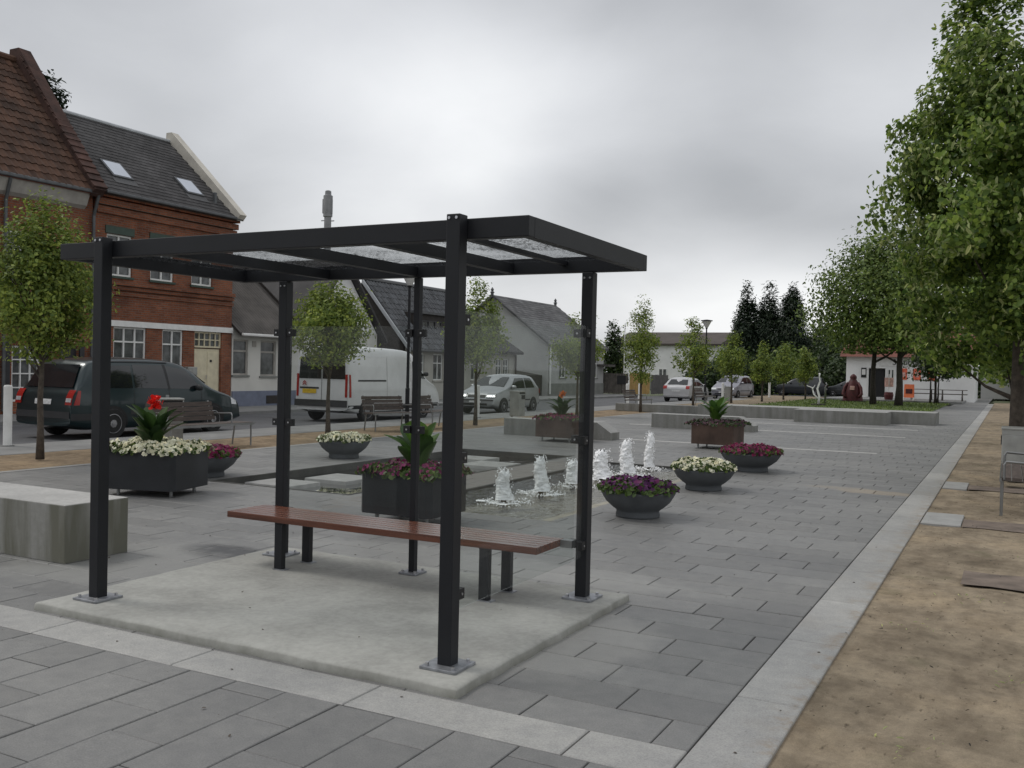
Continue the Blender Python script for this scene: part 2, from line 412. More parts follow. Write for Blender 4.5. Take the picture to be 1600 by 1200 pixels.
mat_leaf('leaf_bed', (0.035, 0.065, 0.016), (0.085, 0.135, 0.03), 0.3)
mat_leaf('leaf_canna', (0.045, 0.10, 0.022), (0.07, 0.145, 0.03), 0.35, 0.35, 3.0)
mat_leaf('leaf_canna_dark', (0.022, 0.05, 0.016), (0.045, 0.09, 0.022), 0.3, 0.35, 3.0)
mat_leaf('petal_white', (0.66, 0.64, 0.42), (0.80, 0.80, 0.66), 0.25, 0.6, 6)
mat_leaf('petal_purple', (0.045, 0.009, 0.055), (0.12, 0.02, 0.115), 0.25, 0.6, 6)
mat_leaf('petal_magenta', (0.085, 0.008, 0.035), (0.22, 0.022, 0.09), 0.25, 0.6, 6)
mat_leaf('petal_pink', (0.10, 0.012, 0.045), (0.25, 0.035, 0.13), 0.25, 0.6, 6)
mat_leaf('petal_dusky', (0.05, 0.024, 0.035), (0.11, 0.05, 0.07), 0.2, 0.6, 6)
mat_leaf('petal_red', (0.55, 0.012, 0.010), (0.75, 0.03, 0.02), 0.3, 0.5, 9)
mat_leaf('petal_orange', (0.5, 0.10, 0.012), (0.6, 0.16, 0.02), 0.3, 0.5, 9)
mat_glass('pane_glass', (0.935, 0.95, 0.945), refl=0.032, dirt_shade=0.008)
mat_glass('roof_glass', (0.95, 0.96, 0.965), drops=True)
mat_water('water_still', (0.62, 0.62, 0.55), 3.0, 0.10)
mat_water('water_rough', (0.80, 0.80, 0.76), 9.0, 0.42, 0.9)
k = NT('bench_wood')
g_ = k.noise(7.0, det=6, stretch=(0.25, 6.0, 6.0)); r_ = k.rnd()
c_ = k.ramp(g_, [(0.3, (0.075, 0.026, 0.015)), (0.7, (0.185, 0.062, 0.034))])
c_ = k.mix(1.0, c_, k.ramp(r_, [(0, (0.8,) * 3), (1, (1.2,) * 3)]), 'MULTIPLY')
MATS['bench_wood'] = k.done(k.bsdf(c_, 0.24, k.bump(g_, 0.12, 0.003), spec=0.6))
k = NT('bench_wood_grey')
g_ = k.noise(9.0, det=6, stretch=(3.0, 0.4, 3.0))
c_ = k.ramp(g_, [(0.3, (0.060, 0.046, 0.040)), (0.7, (0.115, 0.09, 0.078))])
MATS['bench_wood_grey'] = k.done(k.bsdf(c_, 0.7, k.bump(g_, 0.2, 0.004)))

# ------------------------------------------------------------------ mesh helpers
class MB:
    def __init__(s): s.v = []; s.f = []
    def add(s, vs, fs):
        o = len(s.v); s.v += [tuple(p) for p in vs]; s.f += [tuple(i + o for i in f) for f in fs]; return s
    def box(s, x0, x1, y0, y1, z0, z1):
        return s.add([(x0, y0, z0), (x1, y0, z0), (x1, y1, z0), (x0, y1, z0), (x0, y0, z1), (x1, y0, z1), (x1, y1, z1), (x0, y1, z1)],
                     [(0, 3, 2, 1), (4, 5, 6, 7), (0, 1, 5, 4), (1, 2, 6, 5), (2, 3, 7, 6), (3, 0, 4, 7)])
    def cbox(s, x0, x1, y0, y1, z0, z1, c=0.006):
        """box with chamfered top edges"""
        v = [(x0, y0, z0), (x1, y0, z0), (x1, y1, z0), (x0, y1, z0), (x0, y0, z1 - c), (x1, y0, z1 - c), (x1, y1, z1 - c), (x0, y1, z1 - c),
             (x0 + c, y0 + c, z1), (x1 - c, y0 + c, z1), (x1 - c, y1 - c, z1), (x0 + c, y1 - c, z1)]
        f = [(8, 9, 10, 11)]
        for i in range(4):
            j = (i + 1) % 4
            f += [(i, j, j + 4, i + 4), (i + 4, j + 4, j + 8, i + 8)]
        return s.add(v, f)
    def tube(s, pts, rad, n=8, cap=True):
        pts = [Vector(p) for p in pts]
        if isinstance(rad, (int, float)): rad = [rad] * len(pts)
        vs, fs = [], []
        ref = None
        for i, p in enumerate(pts):
            d = (pts[min(i + 1, len(pts) - 1)] - pts[max(i - 1, 0)]).normalized()
            if ref is None:
                ref = d.orthogonal().normalized()
            a = (ref - d * ref.dot(d))
            a = a.normalized() if a.length > 1e-6 else d.orthogonal().normalized()
            ref = a; b = d.cross(a)
            for j in range(n):
                t = 2 * PI * (j + 0.5) / n
                vs.append(p + (a * math.cos(t) + b * math.sin(t)) * rad[i])
        for i in range(len(pts) - 1):
            for j in range(n):
                k2 = (j + 1) % n
                fs.append((i * n + j, i * n + k2, (i + 1) * n + k2, (i + 1) * n + j))
        if cap:
            fs.append(tuple(range(n - 1, -1, -1))); fs.append(tuple((len(pts) - 1) * n + j for j in range(n)))
        return s.add(vs, fs)
    def lathe(s, prof, n=32, c=(0, 0, 0), sx=1.0, sy=1.0):
        vs, fs = [], []
        for (r, z) in prof:
            for j in range(n):
                t = 2 * PI * j / n
                vs.append((c[0] + r * math.cos(t) * sx, c[1] + r * math.sin(t) * sy, c[2] + z))
        for i in range(len(prof) - 1):
            for j in range(n):
                k2 = (j + 1) % n
                fs.append((i * n + j, i * n + k2, (i + 1) * n + k2, (i + 1) * n + j))
        fs.append(tuple(range(n - 1, -1, -1))); fs.append(tuple((len(prof) - 1) * n + j for j in range(n)))
        return s.add(vs, fs)
    def prism(s, poly, a0, a1, axis='y'):
        """extrude a closed polygon; axis y: poly in (x,z); axis x: poly in (y,z); axis z: poly in (x,y)"""
        n = len(poly)
        f = {'y': lambda p, a: (p[0], a, p[1]), 'x': lambda p, a: (a, p[0], p[1]), 'z': lambda p, a: (p[0], p[1], a)}[axis]
        vs = [f(p, a0) for p in poly] + [f(p, a1) for p in poly]
        fs = [tuple(range(n)), tuple(range(2 * n - 1, n - 1, -1))]
        for i in range(n):
            j = (i + 1) % n; fs.append((i, i + n, j + n, j))
        return s.add(vs, fs)
    def grid(s, P):
        """P[i][j] points -> quad sheet"""
        a, b = len(P), len(P[0])
        vs = [p for row in P for p in row]
        fs = [(i * b + j, i * b + j + 1, (i + 1) * b + j + 1, (i + 1) * b + j) for i in range(a - 1) for j in range(b - 1)]
        return s.add(vs, fs)
    def xform(s, mtx):
        s.v = [tuple(mtx @ Vector(p)) for p in s.v]; return s
    def mesh(s, name, m, smooth=False, fix=True):
        me = bpy.data.meshes.new(name); me.from_pydata(s.v, [], s.f)
        if fix:
            bm = bmesh.new(); bm.from_mesh(me); bmesh.ops.recalc_face_normals(bm, faces=bm.faces); bm.to_mesh(me); bm.free()
        me.materials.append(MATS[m])
        if smooth: me.polygons.foreach_set('use_smooth', [True] * len(me.polygons))
        return me
    def build(s, name, m, parent=None, world=False, smooth=False, bev=0.0, kind=None, fix=True):
        if world and parent is not None:
            L = parent_loc(parent); s.v = [(p[0] - L[0], p[1] - L[1], p[2] - L[2]) for p in s.v]
        o = bpy.data.objects.new(name, s.mesh(name, m, smooth, fix)); col.objects.link(o)
        if parent is not None: o.parent = parent
        if bev:
            b = o.modifiers.new('bevel', 'BEVEL'); b.width = bev; b.segments = 2; b.limit_method = 'ANGLE'
        if kind: o['kind'] = kind
        return o

def parent_loc(o):
    L = Vector((0, 0, 0))
    while o is not None:
        L += o.location; o = o.parent
    return L

def tag(o, label, cat, group=None):
    o['label'] = label; o['category'] = cat
    if group: o['group'] = group
    return o

def thing(name, label, cat, loc=(0, 0, 0), rz=0.0, group=None):
    o = bpy.data.objects.new(name, None); col.objects.link(o)
    o.location = loc; o.rotation_euler = (0, 0, rz); o.empty_display_size = 0.2
    return tag(o, label, cat, group)

def struct(o):
    o['kind'] = 'structure'; return o

def copy_tree(o, parent=None):
    c = o.copy(); col.objects.link(c); c.parent = parent
    for ch in list(o.children): copy_tree(ch, c)
    return c

def inst(name, me, parent, mtx):
    o = bpy.data.objects.new(name, me); col.objects.link(o); o.parent = parent
    o.matrix_local = mtx; return o

# leaf-sized faces -----------------------------------------------------------
LEAF = np.array([(-0.5, 0, 0), (-0.22, 0.36, 0.07), (0.2, 0.30, 0.07), (0.5, 0, -0.04), (0.2, -0.30, 0.07), (-0.22, -0.36, 0.07)])
LEAF_F = [(0, 3, 2, 1), (0, 5, 4, 3)]
NARROW = LEAF * np.array([1, 0.42, 1])
PETAL = np.array([(0, 0, -0.12)] + [(0.5 * math.cos(2 * PI * i / 5), 0.5 * math.sin(2 * PI * i / 5), 0.05 * (-1) ** i) for i in range(5)])
PETAL_F = [(0, i, i % 5 + 1) for i in range(1, 6)]
def scatter(name, C, N, size, m, parent, shape=LEAF, faces=LEAF_F, jit=0.7, sv=0.45, down=0.0, kind=None, world=False):
    C = np.asarray(C, float); n = len(C)
    N = np.asarray(N, float) + rng.normal(0, jit, (n, 3))
    N /= np.linalg.norm(N, axis=1, keepdims=True) + 1e-9
    T = rng.normal(0, 1, (n, 3)); T[:, 2] -= down
    T -= N * (T * N).sum(1, keepdims=True); T /= np.linalg.norm(T, axis=1, keepdims=True) + 1e-9
    B = np.cross(N, T)
    sz = size * (1 + rng.uniform(-sv, sv, n))
    V = C[:, None, :] + sz[:, None, None] * (shape[None, :, 0:1] * T[:, None, :] + shape[None, :, 1:2] * B[:, None, :] + shape[None, :, 2:3] * N[:, None, :])
    V = V.reshape(-1, 3)
    if world and parent is not None: V = V - np.array(parent_loc(parent))
    k_ = len(shape); fv = len(faces[0])
    F = (np.arange(n)[:, None, None] * k_ + np.array(faces)[None]).reshape(-1, fv)
    me = bpy.data.meshes.new(name)
    me.vertices.add(len(V)); me.vertices.foreach_set('co', V.ravel())
    me.loops.add(F.size); me.loops.foreach_set('vertex_index', F.ravel())
    me.polygons.add(len(F)); me.polygons.foreach_set('loop_start', np.arange(len(F)) * fv)
    me.update(calc_edges=True); me.materials.append(MATS[m])
    o = bpy.data.objects.new(name, me); col.objects.link(o); o.parent = parent
    if kind: o['kind'] = kind
    return o

def tree(name, label, cat, loc, prof, trunk_r, nclump, per, leaf, m, bark='bark', clear=1.4, spread=0.34, group=None,
         bracts=0, shape=LEAF, limbs=14, lean=(0, 0), down=0.3, shell=0.55, trunks=None, squash=0.8, rag=0.07):
    """prof: list of (z, radius) of the crown outline"""
    t = thing(name, label, cat, loc, group=group)
    zs = np.array([p[0] for p in prof]); rs = np.array([p[1] for p in prof])
    top = zs.max(); mb = MB()
    for (ox, oy, rr, hh) in (trunks or [(0, 0, trunk_r, 0.9)]):
        pts, rad = [], []
        for i in range(9):
            f = i / 8
            pts.append((ox + lean[0] * f * top + random.uniform(-1, 1) * 0.04 * top * 0.1 * (f > 0), oy + lean[1] * f * top + random.uniform(-1, 1) * 0.04 * top * 0.1 * (f > 0), f * top * hh))
            rad.append(rr * (1.25 if i == 0 else 1) * (1 - 0.86 * f))
        mb.tube(pts, rad, 9)
    # clumps through the volume, weighted to the outside
    zc = rng.uniform(zs.min(), zs.max(), nclump * 6); w = np.interp(zc, zs, rs); w = w ** 1.3
    zc = rng.choice(zc, nclump, p=w / w.sum())
    R = np.interp(zc, zs, rs); th = rng.uniform(0, 2 * PI, nclump)
    lump = 1 + 0.17 * np.sin(3 * th + zc * 2.1) + 0.12 * np.sin(5 * th - zc * 3.7) + rng.normal(0, rag, nclump)
    rr = R * lump * (shell + (1 - shell) * np.sqrt(rng.uniform(0, 1, nclump))) * np.where(rng.uniform(0, 1, nclump) < 0.22, rng.uniform(0.15, 0.8, nclump), 1)
    cc = np.stack([rr * np.cos(th) + lean[0] * zc, rr * np.sin(th) + lean[1] * zc, zc], 1)
    for i in range(limbs):
        q = cc[rng.integers(nclump)]
        z0 = max(clear * 0.8, q[2] - 0.35 * math.hypot(q[0], q[1]) - random.uniform(0.2, 0.8)); z0 = min(z0, top * 0.8)
        f = z0 / top
        ox, oy, r0, hh = random.choice(trunks) if trunks else (0, 0, trunk_r, 0.9)
        p0 = Vector((ox + lean[0] * z0, oy + lean[1] * z0, z0)); p1 = Vector(q)
        mid = (p0 + p1) / 2 + Vector((0, 0, -0.08 * (p1 - p0).length))
        mb.tube([p0, mid, p1], [r0 * (1 - 0.8 * f) * 0.45, r0 * 0.22, r0 * 0.07], 5, False)
    mb.build('trunk', bark, t, smooth=True)
    n = nclump * per
    idx = np.repeat(np.arange(nclump), per)
    cs = spread * (0.7 + 0.6 * rng.uniform(0, 1, nclump))
    P = cc[idx] + np.clip(rng.normal(0, 1, (n, 3)), -1.7, 1.7) * cs[idx][:, None] * np.array([1, 1, squash])
    P[:, 2] = np.maximum(P[:, 2], zs.min() - 0.25)
    Nn = P - np.array([lean[0] * 3, lean[1] * 3, (zs.min() + zs.max()) / 2]); Nn /= np.linalg.norm(Nn, axis=1, keepdims=True)
    Nn[:, 2] += 0.5
    scatter('crown', P, Nn, leaf, m, t, shape=shape, down=down)
    if bracts:
        rad_ = np.hypot(P[:, 0], P[:, 1]) / np.maximum(np.interp(P[:, 2], zs, rs), .2); j = rng.choice(np.where(rad_ > .8)[0], bracts)
        scatter('blossom_bracts', P[j] + rng.normal(0, 0.03, (bracts, 3)), Nn[j], leaf * 1.6, 'leaf_bract', t, shape=NARROW, down=1.6, kind='stuff')
    return t

# ================================================================== setting
KX0, KX1 = -1.158, -0.834            # kerb band beside the sand bed
BY0, BY1 = 3.574, 3.886              # cross band in front of the shelter slab
PL = -12.45                          # left edge of the plaza
POOL_S = (-9.45, -7.2, 9.42, 16.05)  # still basin with stepping slabs
POOL_J = (-6.25, -4.25, 9.05, 15.45) # basin with jets

def sheet(name, rects, z, m, thick=0.0):
    mb = MB()
    for (x0, x1, y0, y1) in rects:
        mb.add([(x0, y0, z), (x1, y0, z), (x1, y1, z), (x0, y1, z)], [(0, 1, 2, 3)])
    return struct(mb.build(name, m))
sheet('ground', [(-1500, -9.6, -1500, 1500), (-4.1, 1500, -1500, 1500), (-9.6, -4.1, -1500, 9.0), (-9.6, -4.1, 16.2, 1500)], -0.17, 'ground')
sheet('road', [(-22.3, -16.3, -60, 140), (-16.3, -5, 74.5, 90)], -0.1, 'asphalt')
def curb(name, x0, x1, y0, y1, z0=-0.14, z1=0.0, m='pavement'):
    return struct(MB().box(x0, x1, y0, y1, z0, z1).build(name, m, bev=0.01))
curb('pavement_by_houses', -25.4, -22.3, -60, 62, -0.165, 0.0)
curb('pavement_by_road', -16.3, -14.62, -60, 74, -0.165, -0.004)
sheet('side_path', [(3.6, 9.0, -60, 120)], -0.02, 'pavement')

# sand beds with gently uneven surface
def sand(name, x0, x1, y0, y1, m, step=0.16):
    xs = np.linspace(x0, x1, max(2, int((x1 - x0) / step))); ys = np.linspace(y0, y1, int((y1 - y0) / (step * 2)))
    P = []
    for y in ys:
        row = []
        for x in xs:
            edge = min(1, min(x - x0, x1 - x) / 0.15)
            h = 0.013 * math.sin(x * 3.1 + y * 0.7) * math.sin(y * 2.3 - x) + random.uniform(-0.004, 0.004)
            row.append((x, y, -0.014 + h * edge))
        P.append(row)
    return struct(MB().grid(P).build(name, m, smooth=True))
sand('sand_bed_by_kerb', KX1 - 0.01, 3.6, -6, 74, 'sand')
sand('sand_bed_by_road', -14.62, PL, -20, 62, 'sand_orange', 0.3)
# loose grit, twigs and fallen blossom lying on the sand
C = []
for _ in range(2600):
    y = random.uniform(2.5, 22) ** 1.0; C.append((random.uniform(KX1 + 0.03, 3.0), y, 0.004))
scatter('sand_litter', C, np.tile((0, 0, 1.0), (len(C), 1)), 0.016, 'bark_dark', None, shape=NARROW, jit=0.3, sv=0.7)
o = bpy.data.objects['sand_litter']; o['kind'] = 'stuff'
C = []
for (cx_, cy_) in ((0.05, 5.6), (0.3, 5.3), (-0.35, 4.4), (0.9, 6.5), (-0.2, 7.6), (0.3, 9.5), (-0.5, 6.6)):
    for _ in range(14): C.append((cx_ + random.gauss(0, 0.12), cy_ + random.gauss(0, 0.12), 0.008))
scatter('fallen_blossom', C, np.tile((0, 0, 1.0), (len(C), 1)), 0.028, 'leaf_bract', None, shape=NARROW, jit=0.4, sv=0.5)['kind'] = 'stuff'

# paving: a dark joint bed, each slab its own piece
def rects_minus(x0, x1, y0, y1, holes):
    xs = sorted({x0, x1, *[h[0] for h in holes], *[h[1] for h in holes]}); ys = sorted({y0, y1, *[h[2] for h in holes], *[h[3] for h in holes]})
    return [(a, b, c, d) for a, b in zip(xs, xs[1:]) for c, d in zip(ys, ys[1:])
            if not any(h[0] <= (a + b) / 2 <= h[1] and h[2] <= (c + d) / 2 <= h[3] for h in holes)]
paving = sheet('plaza_paving', rects_minus(PL, KX0, -6, 62, [POOL_S, POOL_J]), -0.02, 'joint')
STRIPES = [(21.0, -9.6), (27.2, -10.2), (31.2, -10.4), (34.25, -2.6 - 8)]
slabs = []
W_, L_ = 0.32, 0.64
def keep(x0, x1, y0, y1):
    cx_, cy_ = (x0 + x1) / 2, (y0 + y1) / 2
    if -5.3 < x0 and x1 < -2.45 and 4.05 < y0 and y1 < 6.1: return []
    res = [(x0, x1, y0, y1)]
    for h in (POOL_S, POOL_J):
        nx = []
        for (a, b, c, d) in res:
            if b <= h[0] or a >= h[1] or d <= h[2] or c >= h[3]: nx.append((a, b, c, d)); continue
            for (p, q, r, s) in rects_minus(a, b, c, d, [(max(a, h[0]), min(b, h[1]), max(c, h[2]), min(d, h[3]))]):
                if q - p > 0.03 and s - r > 0.03: nx.append((p, q, r, s))
        res = nx
    return res
nrow = int((60 - BY1) / W_)
for j in range(nrow):
    y0 = BY1 + j * W_; y1 = y0 + W_
    x = KX0 - (0.17 + 0.64 * [0.0, 0.44, 0.77, 0.22, 0.62][j % 5] % 0.64)
    xr = KX0
    while xr > PL + 0.02:
        xl = max(x, PL)
        if xr - xl > 0.02: slabs += keep(xl, xr, y0, y1)
        xr = xl; x = xl - L_
ncol = int((KX0 - PL) / W_)
for i in range(ncol + 1):
    x1 = KX0 - i * W_; x0 = max(x1 - W_, PL)
    if x1 - x0 < 0.03: continue
    yt = BY0; y = BY0 - (0.12 + 0.64 * [0.35, 0.0, 0.6, 0.2, 0.8][i % 5] % 0.64)
    while yt > -3:
        slabs.append((x0, x1, y, yt)); yt = y; y -= L_
def rank(r):
    c = ((r[0] + r[1]) / 2, (r[2] + r[3]) / 2, 0)
    q = project(c)
    if q is None or not (-30 < q[0] < 1630 and q[1] < 1230): return 1e9
    return q[2]
slabs.sort(key=rank)
gap = 0.004
mesh_cache = {}
field = MB()
for i, (x0, x1, y0, y1) in enumerate(slabs):
    if i < 300 and rank((x0, x1, y0, y1)) < 1e8:
        key = (round(x1 - x0, 3), round(y1 - y0, 3))
        if key not in mesh_cache:
            hx, hy = key[0] / 2 - gap, key[1] / 2 - gap
            mesh_cache[key] = MB().cbox(-hx, hx, -hy, hy, -0.018, 0.0, 0.004).mesh('paver', 'paver')
        inst('paver', mesh_cache[key], paving, Matrix.Translation(((x0 + x1) / 2, (y0 + y1) / 2, random.uniform(-0.0015, 0.0015))) @
             Matrix.Rotation(random.uniform(-0.004, 0.004), 4, 'X') @ Matrix.Rotation(random.uniform(-0.004, 0.004), 4, 'Y') @ Matrix.Rotation(random.uniform(-0.003, 0.003), 4, 'Z'))
    else:
        z = random.uniform(-0.0015, 0.0015)
        field.cbox(x0 + gap, x1 - gap, y0 + gap, y1 - gap, -0.018, z, 0.004)
field.build('paver_field', 'paver', paving, kind='stuff', fix=False)

band = sheet('stone_band', [(PL, KX0, BY0, BY1)], -0.0195, 'joint')
kerb = sheet('kerb_band', [(KX0, KX1, -4, 70)], -0.0195, 'joint')
x = KX0
for i in range(10):
    ln = (0.45 if i == 0 else 1.13); xl = max(x - ln, PL)
    MB().cbox(xl + 0.004, x - 0.004, BY0 + 0.003, BY1 - 0.004, -0.018, 0.003 + random.uniform(-.001, .001), 0.005).build('band_stone', 'granite', band)
    x = xl
    if x <= PL: break
y = 4.67 - 1.17 * 7
while y < 68:
    MB().cbox(KX0 + 0.006, KX1 - 0.002, y + 0.004, y + 1.166, -0.018, 0.004 + random.uniform(-.0015, .0015), 0.005).build('kerb_stone', 'granite', kerb)
    y += 1.17
edge = sheet('edge_band', [(PL - 0.02, PL + 0.14, -6, 60)], 0.004, 'granite')
# light stone lines let into the paving
for (yy, xl) in STRIPES:
    MB().box(xl, -2.4, yy - 0.10, yy + 0.10, -0.01, 0.006).build('stone_line', 'stone_light', paving)
# white slabs and dark planks crossing the sand
for i, (y0, x1) in enumerate(((11.35, -0.42), (15.2, -0.5))):
    tag(MB().cbox(KX1 + 0.01, x1, y0, y0 + 0.95, -0.03, 0.006, 0.006).build('crossing_slab', 'stone_slab'),
        ['white stone slab in the sand beside the bench leg', 'white stone slab in the sand behind the one by the bench'][i], 'slab', 'white slabs in the sand')
for i, (x0, y0, y1, x1) in enumerate(((-0.41, 11.3, 11.95, 2.6), (-0.49, 15.2, 15.85, 2.6), (-0.29, 8.15, 8.75, 2.6))):
    mb = MB()
    nx = 14
    P = [[(x0 + (x1 - x0) * a / nx, y0 + (y1 - y0) * b / 3 + 0.03 * math.sin(a * 1.7 + b), 0.001 + 0.004 * math.sin(PI * b / 3) + random.uniform(0, 0.002)) for b in range(4)] for a in range(nx + 1)]
    tag(mb.grid(P).build('buried_mat', 'plank_brown', smooth=True), ['brown flat strip half buried in sand below the bench leg', 'brown flat strip half buried in sand past the bench', 'brown flat strip lying alone in open sand'][i], 'mat', 'brown strips in the sand')

C = []
for _ in range(420):
    x, y = random.uniform(-8, KX1), random.uniform(2, 16) ; z = .068 if (-5.4 < x < -2.4 and 4 < y < 6.15) else .006
    if any(h[0] - .1 < x < h[1] + .1 and h[2] - .1 < y < h[3] + .1 for h in (POOL_S, POOL_J)): continue
    C.append((x, y, z))
scatter('paving_litter', C, np.tile((0, 0, 1.0), (len(C), 1)), .013, 'bark', None, jit=.25, sv=.8)['kind'] = 'stuff'

# concrete slab of the shelter, rounded hand-trowelled rim
SX0, SX1, SY0, SY1, SZ = -5.46, -2.31, 3.915, 6.22, 0.052
mb = MB(); P = []
prof = [(-0.0, 0.0), (0.004, 0.03), (0.02, 0.05), (0.06, SZ)]
nx_, ny_ = 48, 36
for j in range(ny_ + 1):
    row = []
    for i in range(nx_ + 1):
        fx, fy = i / nx_, j / ny_
        x = SX0 + (SX1 - SX0) * fx; y = SY0 + (SY1 - SY0) * fy
        d = min(x - SX0, SX1 - x, y - SY0, SY1 - y)
        z = SZ * min(1, (max(d, 0) / 0.07 + 0.0)) ** 0.45 if d < 0.07 else SZ
        z = max(z, 0.004 if d < 1e-6 else z)
        wob = 0.006 * math.sin(7 * x + 3 * y) + random.uniform(-.003, .003)
        if d < 1e-6: x += wob; y += wob * 0.7
        row.append((x, y, z + (0.0016 * math.sin(5 * x) * math.sin(6 * y) if d > 0.08 else 0)))
    P.append(row)
# denser rings near the rim
xs = [SX0, SX0 + .004, SX0 + .012, SX0 + .03, SX0 + .06] + list(np.linspace(SX0 + .1, SX1 - .1, 40)) + [SX1 - .06, SX1 - .03, SX1 - .012, SX1 - .004, SX1]
ys = [SY0, SY0 + .004, SY0 + .012, SY0 + .03, SY0 + .06] + list(np.linspace(SY0 + .1, SY1 - .1, 30)) + [SY1 - .06, SY1 - .03, SY1 - .012, SY1 - .004, SY1]
P = []
for y in ys:
    row = []
    for x in xs:
        d = max(0, min(x - SX0, SX1 - x, y - SY0, SY1 - y))
        z = -0.01 if d == 0 else SZ * (.72 if d < .006 else (.88 if d < .02 else (.97 if d < .045 else 1)))
        w = 0.007 * math.sin(7 * x + 2 * y) + 0.004 * math.sin(23 * x + 17 * y)
        row.append((x + (w if d < .05 else 0), y + (w if d < .05 else 0), z))
    P.append(row)
struct(mb.grid(P).build('concrete_slab', 'concrete', smooth=True))

# ================================================================== fountain basins
def basin(name, r, depth, m_floor, slope=None):
    x0, x1, y0, y1 = r
    zl = -depth; zr = slope if slope is not None else -depth
    mb = MB().add([(x0, y0, zl), (x1, y0, zr), (x1, y1, zr), (x0, y1, zl)], [(0, 1, 2, 3)])
    o = struct(mb.build(name, m_floor))
    wl = MB()
    t = 0.05
    wl.box(x0 - t, x0 + 0.001, y0 - t, y1 + t, -0.4, 0.005); wl.box(x0 + 0.001, x1 + t, y1 - 0.001, y1 + t, -0.4, 0.0045)
    if slope is None:
        wl.box(x1 - 0.001, x1 + t, y0 - t, y1 - 0.001, -0.4, 0.005); wl.box(x0 + 0.001, x1 - 0.001, y0 - t, y0 + 0.001, -0.4, 0.0045)
    wl.build('basin_rim', 'basin_wall', o)
    return o
basin('still_basin', POOL_S, 0.26, 'basin_floor')
basin('jet_basin', POOL_J, 0.20, 'basin_floor', slope=-0.004)
def water(name, r, z, m, amp):
    x0, x1, y0, y1 = r; n = 40; k2 = 90
    P = [[(x0 + 0.002 + (x1 - x0 - .004) * i / n, y0 + .002 + (y1 - y0 - .004) * j / k2, z + random.uniform(-amp, amp)) for i in range(n + 1)] for j in range(k2 + 1)]
    return struct(MB().grid(P).build(name, m, smooth=True))
water('still_water', POOL_S, -0.10, 'water_still', 0.0005)
water('jet_water', POOL_J, -0.018, 'water_rough', 0.0028)
# stepping slabs in the still basin
for i, (x0, x1, y0, y1) in enumerate(((-9.3, -8.5, 9.85, 10.5), (-9.0, -8.25, 10.75, 11.5), (-8.1, -7.4, 10.9, 11.6), (-9.1, -8.4, 13.2, 13.9), (-8.3, -7.5, 13.9, 14.7), (-9.0, -8.3, 14.8, 15.4))):
    tag(MB().box(x0, x1, y0, y1, -0.26, -0.045).build('stepping_slab', 'stone_slab', bev=0.008),
        'pale square stepping slab standing in the still water of the basin', 'slab', 'stepping slabs in the still basin')
# jets
JETS = [(-5.35, 10.05, 0.35, 0.105), (-5.34, 11.05, 0.43, 0.10), (-5.33, 12.05, 0.32, 0.11), (-5.27, 12.95, 0.40, 0.14), (-5.22, 13.85, 0.50, 0.12), (-5.24, 14.95, 0.56, 0.09)]
JL = ['short ragged foaming water jet at the near end of the fountain row', 'foaming water jet second from the near end of the fountain row', 'lowest broad foaming jet third from the near end of the row',
      'wide leaning foam jet fourth from the near end of the row', 'tall foaming jet next to last in the fountain row', 'tallest slim foam jet at the far end of the row']
for (x, y, h, r), lb in zip(JETS, JL):
    t = thing('water_jet', lb, 'water jet', (x, y, -0.02), group='foaming jets in a row')
    mb = MB(); P = []; n, kk = 28, 44
    ph = [random.uniform(0, 6) for _ in range(8)]
    for i in range(kk + 1):
        f = i / kk
        rad = r * (.92 - 0.36 * f) * (1 - max(0, f - 0.80) ** 2 * 14) + 0.10 * max(0, 0.2 - f) ** 1.3
        rad = max(rad, 0.012)
        row = []
        for j in range(n):
            a = 2 * PI * j / n
            q_ = Vector((math.cos(a) * 1.3 + ph[0], math.sin(a) * 1.3 + ph[1], f * h * 9)); w = 1 + .26 * mnoise.noise(q_) + .24 * mnoise.noise(q_ * 2.9) + .22 * mnoise.noise(q_ * 7.3) + random.uniform(-.04, .04)
            row.append((rad * w * math.cos(a) + 0.02 * math.sin(5 * f + ph[3]) , rad * w * math.sin(a), 0.05 + h * f + .02 * f * math.sin(3 * a + ph[4])))
        row.append(row[0]); P.append(row)
    mb.grid(P).build('water_column', 'foam', t, smooth=True)
    # droplets thrown off the column and the splash ring
    mb = MB()
    for _ in range(330):
        a = random.uniform(0, 2 * PI); f = random.random()
        if f < 0.6:
            d = r * random.uniform(1.0, 3.4); z = random.uniform(0.0, 0.035); s = random.uniform(0.004, 0.015)
        else:
            q = random.uniform(0.1, 1.10) ** .8; d = r * random.uniform(0.5, 1.45) * (1.05 - .38 * q); z = 0.05 + h * q; s = random.uniform(0.004, 0.013)
        c = Vector((d * math.cos(a), d * math.sin(a), z))
        v = [c + Vector(p) * s for p in ((1, 0, 0), (-1, 0, 0), (0, 1, 0), (0, -1, 0), (0, 0, 1), (0, 0, -1))]
        mb.add(v, [(0, 2, 4), (2, 1, 4), (1, 3, 4), (3, 0, 4), (2, 0, 5), (1, 2, 5), (3, 1, 5), (0, 3, 5)])
    mb.build('spray', 'foam', t, smooth=True, kind='stuff')
    fo = MB()
    for q in range(9):
        a = random.uniform(0, 2 * PI); d = r * random.uniform(.6, 2.6); ra = r * random.uniform(.35, .9)
        fo.add([(d * math.cos(a) + ra * random.uniform(.5, 1.2) * math.cos(b * PI / 4), d * math.sin(a) + ra * random.uniform(.5, 1.2) * math.sin(b * PI / 4), .008 + q * .001) for b in range(8)], [tuple(range(8))])
    fo.build('splash_foam', 'foam', t, kind='stuff')
    MB().lathe([(0.034, -0.06), (0.034, 0.055), (0.026, 0.06), (0.022, 0.075)], 14).build('nozzle', 'brass', t, smooth=False)

